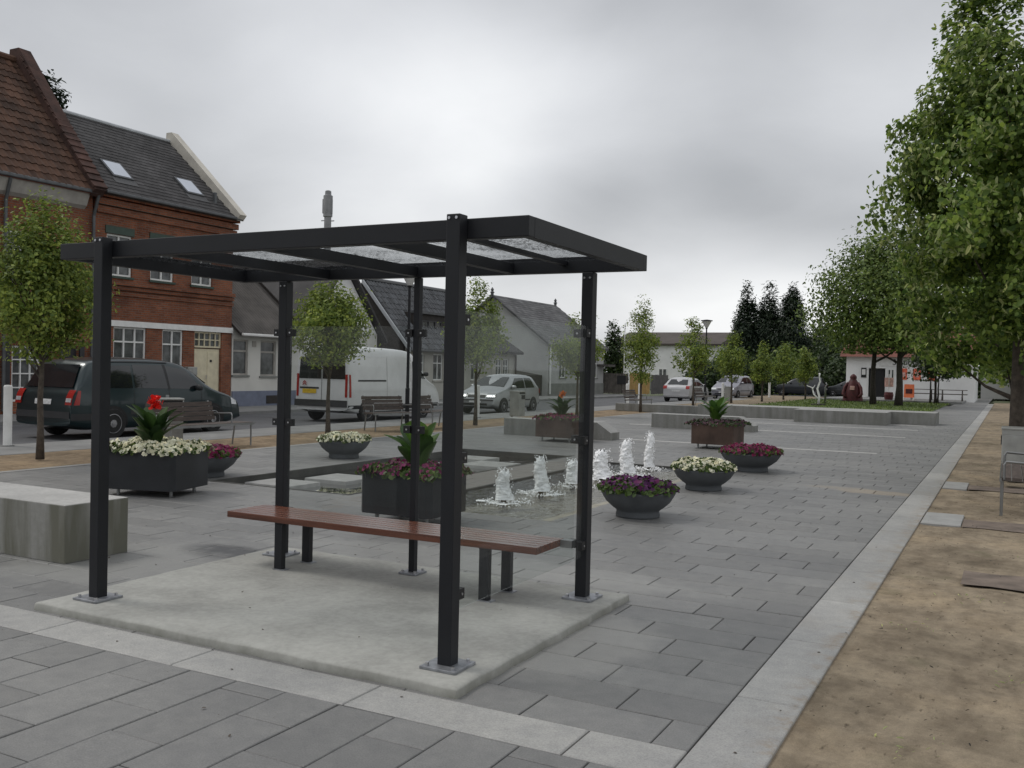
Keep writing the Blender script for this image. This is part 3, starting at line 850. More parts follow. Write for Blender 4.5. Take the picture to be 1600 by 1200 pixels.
# ================================================================== shelter
XL, XR, YF, YB, PW = -5.226, -2.572, 4.14, 5.885, 0.08
sh = thing('shelter', 'open anthracite steel shelter with glass panes on a concrete slab', 'shelter', (-3.9, 5.0, SZ))
def post(x, y, w, zt, d=None):
    d = d or w
    p = MB().box(x, x + w, y, y + d, SZ + 0.014, zt).build('post', 'anthracite', sh, True, bev=0.004)
    b = w * 0.55 + 0.03
    MB().box(x - b * .9, x + w + b * .9, y - b * .9, y + d + b * .9, SZ + 0.001, SZ + 0.016).build('base_plate', 'zinc', p, True, bev=0.002)
    for ix in (-1, 1):
        for iy in (-1, 1):
            cx_, cy_ = x + w / 2 + ix * (w / 2 + b * .5), y + d / 2 + iy * (d / 2 + b * .5)
            MB().tube([(cx_, cy_, SZ + .016), (cx_, cy_, SZ + .032)], .011, 6).build('anchor_bolt', 'bolt', p, True)
    return p
pFL = post(XL, YF, PW, 2.385); pFR = post(XR, YF, PW, 2.385)
pBL = post(XL, YB, PW, 2.262); pBR = post(XR, YB, PW, 2.262); pBM = post(-3.94, YB + 0.02, 0.05, 2.262)
for p, x in ((pFL, XL), (pFR, XR)):
    for dx in (.018, .062):
        MB().tube([(x + dx, YF + .001, 2.365), (x + dx, YF - .006, 2.365)], .008, 8).build('bolt', 'bolt', p, True)
for p, x in ((pBL, XL), (pBR, XR)):
    for dx in (.02, .06):
        MB().tube([(x + dx, YB + .001, 2.225), (x + dx, YB - .006, 2.225)], .007, 8).build('bolt', 'bolt', p, True)
RX0, RX1, RY0, RY1, RZ0, RZ1 = -5.66, -2.14, 4.222, 5.965, 2.265, 2.37
MB().box(RX0, RX1, RY0, RY0 + .07, RZ0, RZ1).build('front_beam', 'anthracite', sh, True, bev=0.004)
MB().box(RX0, RX1, RY1 - .07, RY1, RZ0, RZ1).build('rear_beam', 'anthracite', sh, True, bev=0.004)
for x in (RX0, RX1 - .06):
    MB().box(x, x + .06, RY0 + .0702, RY1 - .0702, RZ0 + .001, RZ1 - .001).build('end_beam', 'anthracite', sh, True)
RAF = [-4.755, -3.935, -3.13]
for x in RAF:
    MB().box(x - .03, x + .03, RY0 + .0702, RY1 - .0702, RZ0 + .004, RZ1 - .03).build('rafter', 'anthracite', sh, True)
MB().box(-2.725, -2.685, RY0 + .0702, RY1 - .0702, 2.312, 2.341).build('glazing_bar', 'anthracite', sh, True)
xs = [RX0 + .06] + RAF + [RX1 - .06]
for a, b in zip(xs, xs[1:]):
    MB().box(a + .004, b - .004, RY0 + .074, RY1 - .074, RZ1 - .028, RZ1 - .020).build('roof_pane', 'roof_glass', sh, True)
# clamps and wall panes
def pane(x0, x1, y0, y1, z0, z1):
    return MB().box(x0, x1, y0, y1, z0, z1).build('glass_pane', 'pane_glass', sh, True)
pane(-5.115, -3.965, YB + .02, YB + .028, .32, 1.9)
pane(-3.865, -2.60, YB + .02, YB + .028, .32, 1.9)
pane(XR + .05, XR + .058, YF + .10, YB - .005, .34, 1.9)
def clamp(x0, x1, y0, y1, z, face):
    c = MB().box(x0, x1, y0, y1, z - .028, z + .028).build('glass_clamp', 'black', sh, True, bev=0.002)
    cx_, cy_ = (x0 + x1) / 2, (y0 + y1) / 2
    if face == 'y': MB().tube([(cx_, y0 + .001, z), (cx_, y0 - .005, z)], .007, 8).build('bolt', 'bolt', c, True)
    else: MB().tube([(x1 - .001, cy_, z), (x1 + .005, cy_, z)], .007, 8).build('bolt', 'bolt', c, True)
for z in (1.85, 1.13, .42):
    clamp(XL + PW, XL + PW + .075, YB + .005, YB + .042, z, 'y')
    clamp(XL - .05, XL, YB + .005, YB + .042, z, 'y')
    clamp(-4.0, -3.94, YB + .005, YB + .042, z, 'y'); clamp(-3.89, -3.83, YB + .005, YB + .042, z, 'y')
    clamp(XR - .055, XR, YB + .005, YB + .042, z, 'y')
    clamp(XR + .036, XR + .074, YF + PW, YF + PW + .06, z, 'x'); clamp(XR + .036, XR + .074, YB - .06, YB, z, 'x')

# bench in the shelter
bn = thing('slatted_bench', 'reddish brown slatted wooden bench on steel legs inside the shelter', 'bench', (-4.0, 5.75, SZ))
ns = 6; y0, y1 = 5.46, 6.03 - 0.16
y1 = 5.89
sw = (y1 - y0) / ns
for i in range(ns):
    MB().box(-5.33, -2.66, y0 + i * sw + .003, y0 + (i + 1) * sw - .004, .405, .452).build('slat', 'bench_wood', bn, True, bev=.003)
for x in (-4.86, -3.09):
    MB().box(x - .005, x + .075, y0 + .02, y1 - .01, .393, .4045).build('bearer', 'anthracite', bn, True)
    for y in (5.475, 5.79):
        MB().box(x, x + .07, y, y + .045, SZ + .006, .393).build('leg', 'anthracite', bn, True)
        MB().box(x - .005, x + .10, y - .012, y + .06, SZ, SZ + .006).build('foot_plate', 'zinc', bn, True)
MB().box(-2.66, -2.575, YB - .06, YB + .0, .40, .45).build('bracket', 'steel', bn, True)

# ================================================================== concrete blocks
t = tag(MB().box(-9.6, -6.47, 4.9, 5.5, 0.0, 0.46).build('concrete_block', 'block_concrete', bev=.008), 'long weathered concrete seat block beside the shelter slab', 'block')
def ramp_block(x0, x1, y, dep, h, cut, label):
    return tag(MB().prism([(x0, 0), (x1, 0), (x1, h * .42), (x1 - cut, h), (x0, h)], y, y + dep).build('low_wall', 'wall_concrete', bev=.006), label, 'low wall', 'low concrete walls on the plaza')
ramp_block(-10.9, -8.1, 20.4, .55, .40, .35, 'low concrete wall with sloped end behind the planter with orange flower')
ramp_block(-9.15, -6.2, 26.2, .55, .40, .40, 'low concrete wall with sloped end behind the planter with bushy canna')
tag(MB().box(-10.4, -2.15, 35.0, 36.6, 0, .42).build('seat_platform', 'wall_concrete', bev=.01), 'long low concrete platform along the edge of the lawn', 'platform')
tag(MB().box(-6.55, -3.55, 33.5, 34.996, 0, .425).build('concrete_block', 'wall_concrete', bev=.01), 'concrete block set in front of the long lawn platform', 'block')
tag(MB().box(-14.2, -10.404, 36.2, 36.6, 0, .30).build('low_wall', 'wall_concrete', bev=.01), 'short low kerb wall continuing the lawn platform towards the road', 'low wall')

# ================================================================== planters
def blossoms(t, cx_, cy_, z, rx, ry, h, n, size, m, nl=500, square=False, leafm='leaf_bed'):
    def pts(k2, shell=1.0):
        out_, nor = [], []
        while len(out_) < k2:
            a, b = random.uniform(-1, 1), random.uniform(-1, 1)
            d = max(abs(a), abs(b)) if square else math.hypot(a, b)
            if d > 1: continue
            dome = (1 - d ** 4) ** 0.5 * (0.75 + 0.25 * math.sin(a * 7 + cx_ * 3) * math.sin(b * 6 + cy_))
            zz_ = max(.006, h * dome * shell + random.uniform(-.02, .025))
            out_.append((cx_ + a * rx, cy_ + b * ry, z + zz_)); nor.append((a * .7, b * .7 - .25, 1 - .5 * d))
        return out_, nor
    p, q = pts(nl, .8); scatter('foliage', p, q, .06, leafm, t, sv=.4, kind='stuff')
    p, q = pts(n); scatter('blossoms', p, q, size, m, t, shape=PETAL, faces=PETAL_F, jit=.35, kind='stuff')

def bowl_planter(x, y, r, h, label, flabel, m, n=420, fs=.05):
    t = thing('bowl_planter', label, 'planter', (x, y, 0), group='round bowl planters')
    h *= .88; prof = [(r * .57, 0), (r * .58, .02), (r * .56, h * .20), (r * .575, h * .27), (r * .67, h * .36), (r * .84, h * .58), (r * .935, h * .80), (r * .985, h * .94), (r, h * .985), (r * .985, h), (r * .95, h + .002), (r * .92, h - .03)]
    MB().lathe(prof, 40).build('bowl', 'bowl', t, smooth=True)
    MB().lathe([(r * .92, h - .06), (r * .5, h - .035), (.02, h - .03)], 24).build('soil', 'soil', t)
    f = thing('flower_bed', flabel, 'flowers', (x, y, h - .005), group='flowers in the round bowls')
    blossoms(f, 0, 0, 0, r * 1.04, r * 1.04, .14, int(n * 1.7), fs * .86, m, nl=900)
bowl_planter(-3.6, 9.93, .42, .33, 'grey bowl planter of dark purple petunias nearest the shelter bench', 'dark purple and violet petunias with much green between', 'petal_purple', 360, .05)
bowl_planter(-3.68, 12.75, .43, .33, 'grey bowl planter of cream flowers beside the foaming fountain', 'upright cream white flowers in the bowl beside the fountain', 'petal_white', 420, .05)
bowl_planter(-3.76, 15.75, .50, .34, 'grey bowl planter of deep magenta flowers before the rusty planter', 'deep magenta petunias mounded over the widest bowl', 'petal_magenta', 620, .055)
bowl_planter(-10.15, 13.15, .45, .34, 'grey bowl planter of pale cream flowers on the road side of the basin', 'dense pale cream flowers in the bowl by the still basin', 'petal_white', 560, .05)
bowl_planter(-9.95, 9.75, .47, .34, 'grey bowl planter of purple flowers behind the black square planter', 'purple petunias behind the white ones of the square planter', 'petal_magenta', 520, .055)

def canna(x, y, z, h, n, m, label, flower=None, wide=.12, lean=0.5):
    t = thing('canna_plant', label, 'plant', (x, y, z))
    mb = MB()
    for i in range(5):
        a = i * 1.3; mb.tube([(.05 * math.cos(a), .05 * math.sin(a), 0), (.07 * math.cos(a), .07 * math.sin(a), h * .75)], [.013, .007], 6)
    mb.build('stem', 'leaf_canna_dark' if m.endswith('dark') else 'leaf_canna', t)
    for i in range(n):
        a = i * 2.4 + random.uniform(-.3, .3); z0 = h * (.04 + .50 * i / n); ln = h * random.uniform(.48, .70); ld = lean * random.uniform(.6, 1.3)
        P = []
        for j in range(9):
            f = j / 8; w = wide * math.sin(PI * min(1, f * .93 + .04)) ** .8
            out_ = .05 + ln * (math.sin(ld) * f + .25 * f * f * ld); up = z0 + ln * (math.cos(ld) * f - .20 * f * f * ld)
            row = []
            for b in (-1, -.5, 0, .5, 1):
                off = b * w; lift = abs(b) * w * .45
                row.append((out_ * math.cos(a) - off * math.sin(a) - lift * .3 * math.cos(a), out_ * math.sin(a) + off * math.cos(a) - lift * .3 * math.sin(a), up + lift * .5))
            P.append(row)
        MB().grid(P).build('leaf', m, t, smooth=True, fix=False)
    if flower:
        p = [(max(-.06, min(.06, random.gauss(0, .035))) + flower[1], max(-.06, min(.06, random.gauss(0, .035))), h * .98 + max(-.08, min(.08, random.gauss(0, .04)))) for _ in range(60)]
        scatter('flower_head', p, np.tile((0, -.5, .5), (60, 1)), flower[2], flower[0], t, jit=.9)
    return t

def box_planter(x0, x1, y0, y1, z0, h, m, label, octa=0.0, legs=True, rz=0.0):
    cx_, cy_ = (x0 + x1) / 2, (y0 + y1) / 2
    t = thing('box_planter', label, 'planter', (cx_, cy_, 0))
    c = octa
    def ring(i):
        a, b, d, e_ = x0 + i, x1 - i, y0 + i, y1 - i; k2 = max(c - i * .6, 0)
        return [(a + k2, d), (b - k2, d), (b, d + k2), (b, e_ - k2), (b - k2, e_), (a + k2, e_), (a, e_ - k2), (a, d + k2)] if c else [(a, d), (b, d), (b, e_), (a, e_)]
    o, i = ring(0), ring(.03); n = len(o)
    vs_ = [(*p, z0) for p in o] + [(*p, h) for p in o] + [(*p, h) for p in i] + [(*p, h - .12) for p in i]
    fs = [tuple(range(n))]
    for a in range(n):
        b = (a + 1) % n
        for s in range(3): fs.append((a + s * n, b + s * n, b + (s + 1) * n, a + (s + 1) * n))
    MB().add(vs_, fs).build('wall', m, t, True, bev=.004)
    q = ring(.035); MB().add([(*p, h - .06) for p in q], [tuple(range(n))]).build('soil', 'soil', t, True)
    if legs:
        for (lx, ly) in ((x0 + .12 + c * .5, y0 + .12), (x1 - .12, y0 + .12 + c * .5), (x1 - .12 - c * .5, y1 - .12), (x0 + .12, y1 - .12 - c * .5)):
            MB().tube([(lx, ly, 0), (lx, ly, z0 + .01)], .02, 8).build('leg', 'steel', t, True)
    t.rotation_euler[2] = rz
    return t
def bed(x, y, z, label, *a, rz=0.0, **k2):
    f = thing('flower_bed', label, 'flowers', (x, y, z), rz); blossoms(f, 0, 0, 0, *a, **k2); return f
box_planter(-9.585, -8.635, 7.76, 8.56, .08, .55, 'planter_steel', 'black steel planter by the concrete seat block', octa=.05, rz=.26)
bed(-9.11, 8.16, .50, 'white petunias filling the black planter around a red canna', .52, .46, .16, 1500, .045, 'petal_white', nl=1100, square=True, rz=.26)
canna(-9.12, 8.1, .52, .58, 24, 'leaf_canna_dark', 'dark leaved canna with a bright red flower head', ('petal_red', .02, .065), .075, .6)
box_planter(-5.86, -5.0, 7.85, 8.6, .10, .53, 'planter_steel', 'black steel planter behind the shelter bench', octa=.05)
bed(-5.43, 8.22, .48, 'pink and purple petunias around the broad leaved canna', .47, .42, .14, 560, .042, 'petal_pink', nl=900, square=True)
canna(-5.40, 8.22, .50, .56, 11, 'leaf_canna', 'broad leaved bright green canna seen through the shelter glass', None, .125, .6)
box_planter(-9.35, -8.45, 19.0, 19.85, .10, .54, 'corten', 'rusty square planter before the low wall, seen through the side glass')
bed(-8.9, 19.42, .50, 'dusty red flowers around an orange topped bushy plant', .5, .48, .10, 500, .055, 'petal_magenta', nl=600, square=True)
canna(-8.9, 19.42, .52, .55, 22, 'leaf_canna_dark', 'small dark bushy plant with orange flowers in rusty planter', ('petal_orange', .0, .05), .06, .7)
box_planter(-5.95, -5.05, 19.6, 20.5, .10, .55, 'corten', 'rusty square planter behind the bowl of magenta flowers')
bed(-5.5, 20.05, .50, 'dusky dark leaved bedding around the bushy green canna', .58, .52, .12, 420, .05, 'petal_dusky', nl=700, square=True, leafm='leaf_dark')
canna(-5.55, 20.0, .52, .62, 20, 'leaf_canna', 'bushy green canna without flowers in the rusty planter', None, .075, .65)

# ================================================================== buildings
FX = -25.0
def facade(mb, X, y0, y1, z0, z1, holes, depth=.15):
    ys = sorted({y0, y1, *[h[0] for h in holes], *[h[1] for h in holes]}); zs = sorted({z0, z1, *[h[2] for h in holes], *[h[3] for h in holes]})
    for a, b in zip(ys, ys[1:]):
        for c, d in zip(zs, zs[1:]):
            if any(h[0] <= (a + b) / 2 <= h[1] and h[2] <= (c + d) / 2 <= h[3] for h in holes): continue
            mb.add([(X, a, c), (X, b, c), (X, b, d), (X, a, d)], [(0, 1, 2, 3)])
    for (a, b, c, d) in holes:
        for q in ([(a, c), (b, c)], [(b, c), (b, d)], [(b, d), (a, d)], [(a, d), (a, c)]):
            mb.add([(X, *q[0]), (X, *q[1]), (X - depth, *q[1]), (X - depth, *q[0])], [(0, 1, 2, 3)])
    return mb

def window(parent, X, h, cols=2, rows=(.4,), frame='white_paint', pane='window_dark', bar=.05, sill=None, depth=.10):
    y0, y1, z0, z1 = h; x1 = X - depth + .05; x0 = X - depth
    w = MB()
    b = .06
    w.box(x0, x1, y0 + .002, y1 - .002, z0 + .002, z0 + b); w.box(x0, x1, y0 + .002, y1 - .002, z1 - b, z1 - .002)
    w.box(x0 + .001, x1 - .001, y0 + .002, y0 + b, z0 + b, z1 - b); w.box(x0 + .001, x1 - .001, y1 - b, y1 - .002, z0 + b, z1 - b)
    for i in range(1, cols):
        yy = y0 + (y1 - y0) * i / cols; w.box(x0 + .002, x1 + .006, yy - bar / 2, yy + bar / 2, z0 + b, z1 - b)
    for r in rows:
        zz_ = z0 + (z1 - z0) * (1 - r); w.box(x0 + .003, x1 + .003, y0 + b, y1 - b, zz_ - bar / 2, zz_ + bar / 2)
    o = w.build('window', frame, parent, True)
    MB().box(x0 - .035, x0 + .008, y0, y1, z0, z1).build('pane', pane, o, True)
    # pale curtains hanging behind the upper glass
    if sill: MB().box(X - depth, X + .05, y0 - .06, y1 + .06, z0 - .07, z0 - .002).build('sill', sill, o, True)
    return o

def tiled(parent, P0, U, V, nu, nv, wu, lv, m, wave=.035, skip=None, name='roof_tile', limit=300):
    """pantiles laid from P0 along U (eave) and V (up the slope)"""
    P0, U, V = Vector(P0), Vector(U).normalized(), Vector(V).normalized(); N = U.cross(V)
    if N.z < 0: N = -N
    seg = 6; vs_, fs = [], []
    for r, (vv, lift) in enumerate(((-.02, .030), (lv + .03, .0))):
        for i in range(seg + 1):
            a = i / seg; vs_.append((a * wu * 1.02, vv, lift + wave * (.5 + .5 * math.cos(a * 2 * PI + .5))))
    for i in range(seg + 1):
        a = i / seg; vs_.append((a * wu * 1.02, -.02, -.005 + wave * (.5 + .5 * math.cos(a * 2 * PI + .5))))
    for i in range(seg):
        fs.append((i, i + 1, i + seg + 2, i + seg + 1)); fs.append((i, i + 2 * seg + 2, i + 2 * seg + 3, i + 1))
    me = MB().add(vs_, fs).mesh(name, m, smooth=False, fix=False)
    R = Matrix((( U.x, V.x, N.x, 0), (U.y, V.y, N.y, 0), (U.z, V.z, N.z, 0), (0, 0, 0, 1)))
    L = parent_loc(parent); cells = []
    for j in range(nv):
        for i in range(nu):
            p = P0 + U * (i * wu) + V * (j * lv)
            if skip and skip(p): continue
            q = project(p + U * wu / 2 + V * lv / 2)
            vis = q is not None and -15 < q[0] < 1615 and -15 < q[1] < 1215
            cells.append((q[2] if vis else 1e9, p))
    cells.sort(key=lambda c: c[0]); rest = MB()
    for kx, (d, p) in enumerate(cells):
        jit = Vector((random.uniform(-.004, .004), random.uniform(-.004, .004), random.uniform(-.004, .006)))
        mt = Matrix.Translation(p - L + jit) @ R
        if kx < limit and d < 1e8:
            inst(name, me, parent, mt)
        else:
            rest.add([mt @ Vector(v) for v in vs_], fs)
    if rest.v: rest.build('roof_tiles_beyond', m, parent, kind='stuff', fix=False)

def slates(parent, P0, U, V, lu, lv_tot, w, l, m, name='slate_courses', skip=None):
    P0, U, V = Vector(P0), Vector(U).normalized(), Vector(V).normalized(); N = U.cross(V)
    if N.z < 0: N = -N
    mb = MB(); nv = int(lv_tot / l) + 1; nu = int(lu / w)
    for j in range(nv):
        v0 = j * l; v1 = min(v0 + l, lv_tot)
        for i in range(nu + 1):
            u0 = max(0, i * w - (j % 2) * w / 2); u1 = min(lu, i * w + w - (j % 2) * w / 2)
            if u1 - u0 < .02: continue
            t0 = .022 + random.uniform(0, .006)
            a, b, c, d = P0 + U * (u0 + .004) + V * v0 + N * t0, P0 + U * (u1 - .004) + V * v0 + N * t0, P0 + U * (u1 - .004) + V * v1 + N * .012, P0 + U * (u0 + .004) + V * v1 + N * .012
            mb.add([a, b, c, d, a - N * .02, b - N * .02], [(0, 1, 2, 3), (0, 4, 5, 1)])
    return mb.build(name, m, parent, True, kind='stuff', fix=False)

def house_shell(parent, y0, y1, ez, rx, rz, bx, wall, holes, X=FX, z0=-.05, front_top=None):
    mb = MB().prism([(X - .16, z0), (X - .16, ez - .02), (rx, rz - .06), (bx, ez - .02), (bx, z0)], y0 + .001, y1 - .001)
    facade(mb, X, y0, y1, z0, front_top or ez, holes, .158)
    for y in (y0, y1): mb.add([(X, y, z0), (X - .16, y, z0), (X - .16, y, ez), (X, y, ez)], [(0, 1, 2, 3)])
    return mb.build('wall', wall, parent, True)

# --- brick house with the red pantile roof
h1 = thing('brick_house', 'red brick house with mossy red pantile roof and gable parapet', 'house', (FX, 14, 0))
Y1 = 19.74
hs = [(16.9, 17.8, 3.7, 5.2), (14.2, 15.1, 3.7, 5.2), (11.4, 12.3, 3.7, 5.2), (17.15, 18.05, .35, 1.95), (18.75, 19.3, .1, 2.05), (13.6, 15.4, .5, 2.2)]
house_shell(h1, 7.0, Y1, 6.75, -28.4, 11.0, -31.8, 'brick', hs)
for h in hs[:3]: window(h1, FX, h, 2, (.35,))
window(h1, FX, hs[3], 3, (.25, .5, .75), bar=.035); window(h1, FX, hs[5], 3, (.3,))
MB().box(FX - .14, FX - .08, 18.75, 19.3, .1, 2.05).build('door', 'dark_paint', h1, True)
for y in (16.9, 18.12, 18.66, 19.32):
    MB().box(FX + .002, FX + .07, y, y + .16, .0, 2.15).build('pilaster', 'dark_paint', h1, True)
MB().prism([(FX + .003, 6.15), (FX + .12, 6.25), (FX + .2, 6.45), (FX + .28, 6.62), (FX + .003, 6.62)], 7.0, Y1 - .3).build('cornice', 'cornice', h1, True)
MB().box(FX + .24, FX + .38, 7.0, Y1 - .05, 6.625, 6.74).build('gutter', 'gutter', h1, True, bev=.03)
for y in (16.85, Y1 - .02):
    MB().tube([(FX + .09, y, 0.1), (FX + .09, y, 6.0), (FX + .3, y, 6.62)], .05, 8).build('downpipe', 'gutter', h1, True)
e1 = Vector((FX + .32, 0, 6.70)); r1 = Vector((-28.4, 0, 11.05)); v1 = r1 - e1
MB().prism([(e1.x, e1.z - .04), (r1.x, r1.z), (-32.1, 6.70), (-32.1, 6.62), (r1.x, r1.z - .12), (e1.x, e1.z - .1)], 7.0, Y1 - .02).build('roof_deck', 'roof_red', h1, True)
tiled(h1, (e1.x, 9.0, e1.z), (0, 1, 0), v1, 48, 17, .222, v1.length / 17, 'pantile_red')
MB().tube([(r1.x, 7, r1.z + .05), (r1.x, Y1 - .3, r1.z + .05)], .13, 8).build('ridge_tiles', 'pantile_red', h1, True)
# parapet on the gable, stepped with a tiled coping
nrm = Vector((-v1.z, 0, v1.x)).normalized(); nrm = -nrm if nrm.z < 0 else nrm
a, b = e1 + Vector((-.05, 0, -.15)), r1
mb = MB().prism([(a.x, a.z), (a.x + nrm.x * .30 - .0, a.z + nrm.z * .30), (b.x + .22, b.z + .42), (b.x - .22, b.z + .42), (b.x - .3, b.z - .3), (b.x, b.z - .1)], Y1 - .32, Y1 + .10)
par = mb.build('gable_parapet', 'coping_red', h1, True)
for i in range(20):
    p = a.lerp(b, (i + .2) / 20.5) + nrm * .30
    q = a.lerp(b, (i + 1.1) / 20.5) + nrm * .30
    MB().prism([(p.x, p.z), (p.x + nrm.x * .07, p.z + nrm.z * .07), (q.x + nrm.x * .035, q.z + nrm.z * .035), (q.x, q.z)], Y1 - .36, Y1 + .14).build('coping_tile', 'coping_red', par, True)

# --- narrow brick house with slate roof and skylights
Y2 = 25.68
h2 = thing('brick_house', 'narrow brick house with dark slate roof and two skylights', 'house', (FX, 22.7, 0))
ups = [(20.27, 21.24, 4.25, 5.55), (21.98, 22.95, 4.25, 5.55), (23.74, 24.69, 4.25, 5.55)]
g1, g2, dr = (20.58, 21.86, 1.42, 2.66), (22.52, 23.42, 1.36, 2.66), (23.93, 25.2, .05, 2.66)
house_shell(h2, Y1 + .11, Y2, 6.9, -28.1, 9.75, -31.2, 'brick', ups + [g1, g2, dr])
for h in ups:
    window(h2, FX, h, 2, (), sill='green_paint')
    MB().box(FX - .02, FX + .035, h[0] - .06, h[1] + .06, 5.56, 5.80).build('lintel', 'green_paint', h2, True)
w = window(h2, FX, g1, 3, (.38,), sill='cornice'); w = window(h2, FX, g2, 2, (.38,), sill='cornice')
for (zz_, d, hh) in ((6.72, .22, .16), (6.5, .15, .2), (6.26, .08, .22), (4.02, .14, .12), (3.88, .08, .12), (3.70, .05, .12)):
    MB().box(FX - .05, FX + d, Y1 + .12, Y2 + (.12 if zz_ > 6 else .03), zz_ - hh / 2, zz_ + hh / 2 - .002).build('brick_course', 'brick', h2, True)
MB().box(FX - .05, FX + .06, Y1 + .12, Y2 + .02, 2.665, 2.85).build('string_band', 'white_paint', h2, True)
d_ = MB().box(FX - .14, FX - .09, dr[0] + .02, dr[1] - .02, .05, 2.06).build('door', 'cream_door', h2, True)
for i in range(2):
    yy = dr[0] + .06 + i * .62
    MB().box(FX - .089, FX - .075, yy, yy + .53, .2, 1.95).build('door_leaf', 'cream_door', d_, True, bev=.006)
MB().box(FX - .07, FX - .05, 24.72, 24.80, 1.6, 1.68).build('door_grille', 'black', d_, True)
MB().tube([(FX - .04, 24.53, 1.0), (FX - .04, 24.53, 1.14)], .015, 6).build('handle', 'bolt', d_, True)
window(h2, FX, (dr[0], dr[1], 2.10, 2.66), 5, (.5,), 'cream_door', bar=.035)
MB().box(FX + .002, FX + .22, 23.45, 23.88, 1.12, 1.42).build('mailbox', 'bin_metal', h2, True, bev=.02)
e2, r2 = Vector((FX + .30, 0, 6.80)), Vector((-28.1, 0, 9.80)); v2 = r2 - e2
MB().prism([(e2.x, e2.z - .02), (r2.x, r2.z - .02), (-31.5, 6.8), (-31.5, 6.7), (r2.x, r2.z - .14), (e2.x, e2.z - .10)], Y1 + .11, Y2 - .02).build('roof_deck', 'slate', h2, True)
slates(h2, (e2.x, Y1 + .12, e2.z), (0, 1, 0), v2, Y2 - Y1 - .3, v2.length, .30, .2, 'slate')
MB().tube([(r2.x, Y1 + .1, r2.z + .03), (r2.x, Y2 - .2, r2.z + .03)], .07, 8).build('ridge_cap', 'ridge_zinc', h2, True)
n2 = Vector((-v2.z, 0, v2.x)).normalized(); n2 = -n2 if n2.z < 0 else n2
a = e2 + Vector((.05, 0, -.10)); b = r2
MB().prism([(a.x, a.z), (a.x + n2.x * .26, a.z + n2.z * .26), (b.x + .12, b.z + .36), (b.x - .15, b.z + .36), (b.x - .2, b.z - .2)], Y2 - .2, Y2 + .12).build('gable_coping', 'coping', h2, True)
MB().box(FX + .28, FX + .40, Y1 + .2, Y2 + .1, 6.72, 6.82).build('gutter', 'gutter', h2, True, bev=.03)
u2 = v2.normalized()
for (yc, s0, s1) in ((21.15, .30, 1.12), (24.2, .30, 1.12)):
    p = e2 + u2 * (.72 if True else s0); q = e2 + u2 * 1.55
    def quad(a0, a1, y0, y1, t0, t1, nm, m, par):
        A, B = e2 + u2 * a0, e2 + u2 * a1
        vs_ = []
        for t in (t0, t1):
            for (c, yy) in ((A, y0), (A, y1), (B, y1), (B, y0)): vs_.append((c.x + n2.x * t, yy, c.z + n2.z * t))
        return MB().add(vs_, [(0, 1, 2, 3), (4, 5, 6, 7), (0, 1, 5, 4), (1, 2, 6, 5), (2, 3, 7, 6), (3, 0, 4, 7)]).build(nm, m, par, True)
    s_ = quad(.90, 1.80, yc - .40, yc + .40, .0, .085, 'skylight', 'gutter', h2)
    quad(.97, 1.73, yc - .33, yc + .33, .08, .092, 'pane', 'skylight_glass', s_)
    # lead apron below
    quad(.60, .90, yc - .45, yc + .45, .024, .034, 'flashing', 'slate_old', s_)
MB().box(FX - .3, FX - .18, Y2 - .75, Y2 - .63, 7.2, 7.65).build('vent_pipe', 'gutter', h2, True, bev=.02)

# --- low white house with corrugated roof
h3 = thing('white_house', 'low white rendered house with blue plinth and corrugated roof', 'house', (FX, 27.3, 0))
hl = [(25.78, 26.55, 1.15, 2.45), (27.2, 28.05, 1.12, 2.45)]
house_shell(h3, Y2 + .04, 29.4, 2.9, -28.2, 5.5, -31, 'cream_wall', hl)
for h in hl: window(h3, FX, h, 1, (.32,), 'cornice', sill='grey_plinth', bar=.07)
MB().box(FX + .002, FX + .05, Y2 + .05, 29.39, -.04, .56).build('plinth', 'blue_plinth', h3, True)
MB().box(FX + .002, FX + .02, 26.75, 26.95, 2.2, 2.42).build('vent_plate', 'cornice', h3, True)
MB().box(FX + .052, FX + .07, 27.5, 28.1, .08, .38).build('cellar_grille', 'dark_timber', h3, True)
e3, r3 = Vector((FX + .38, 0, 2.66)), Vector((-28.2, 0, 5.6)); v3 = (r3 - e3)
n3 = Vector((-v3.z, 0, v3.x)).normalized(); n3 = -n3 if n3.z < 0 else n3
P = []
for i in range(140):
    yy = Y2 + .06 + 3.55 * i / 139; o_ = .02 * math.sin(i * 2 * PI / 6)
    P.append([(c.x + n3.x * o_, yy, c.z + n3.z * o_ + .02) for c in (e3, e3.lerp(r3, .35), e3.lerp(r3, .7), r3)])
MB().grid(P).build('corrugated_roof', 'corrugated', h3, True, smooth=True, fix=False)
MB().prism([(e3.x, e3.z - .02), (r3.x, r3.z - .02), (-31.3, 2.7), (-31.3, 2.6), (r3.x, r3.z - .12), (e3.x, e3.z - .08)], Y2 + .05, 29.6).build('roof_deck', 'dark_timber', h3, True)
MB().prism([(e3.x + .03, e3.z - .1), (e3.x + .03, e3.z + .08), (r3.x, r3.z + .1), (r3.x, r3.z - .1)], 29.6, 29.66).build('bargeboard', 'dark_timber', h3, True)
MB().box(FX + .38, FX + .5, Y2 + .1, 29.6, 2.58, 2.68).build('gutter', 'white_paint', h3, True, bev=.03)
MB().box(-26.3, -25.9, Y2 + .3, Y2 + .9, 4.05, 4.2).build('roof_hatch', 'ridge_zinc', h3, True)

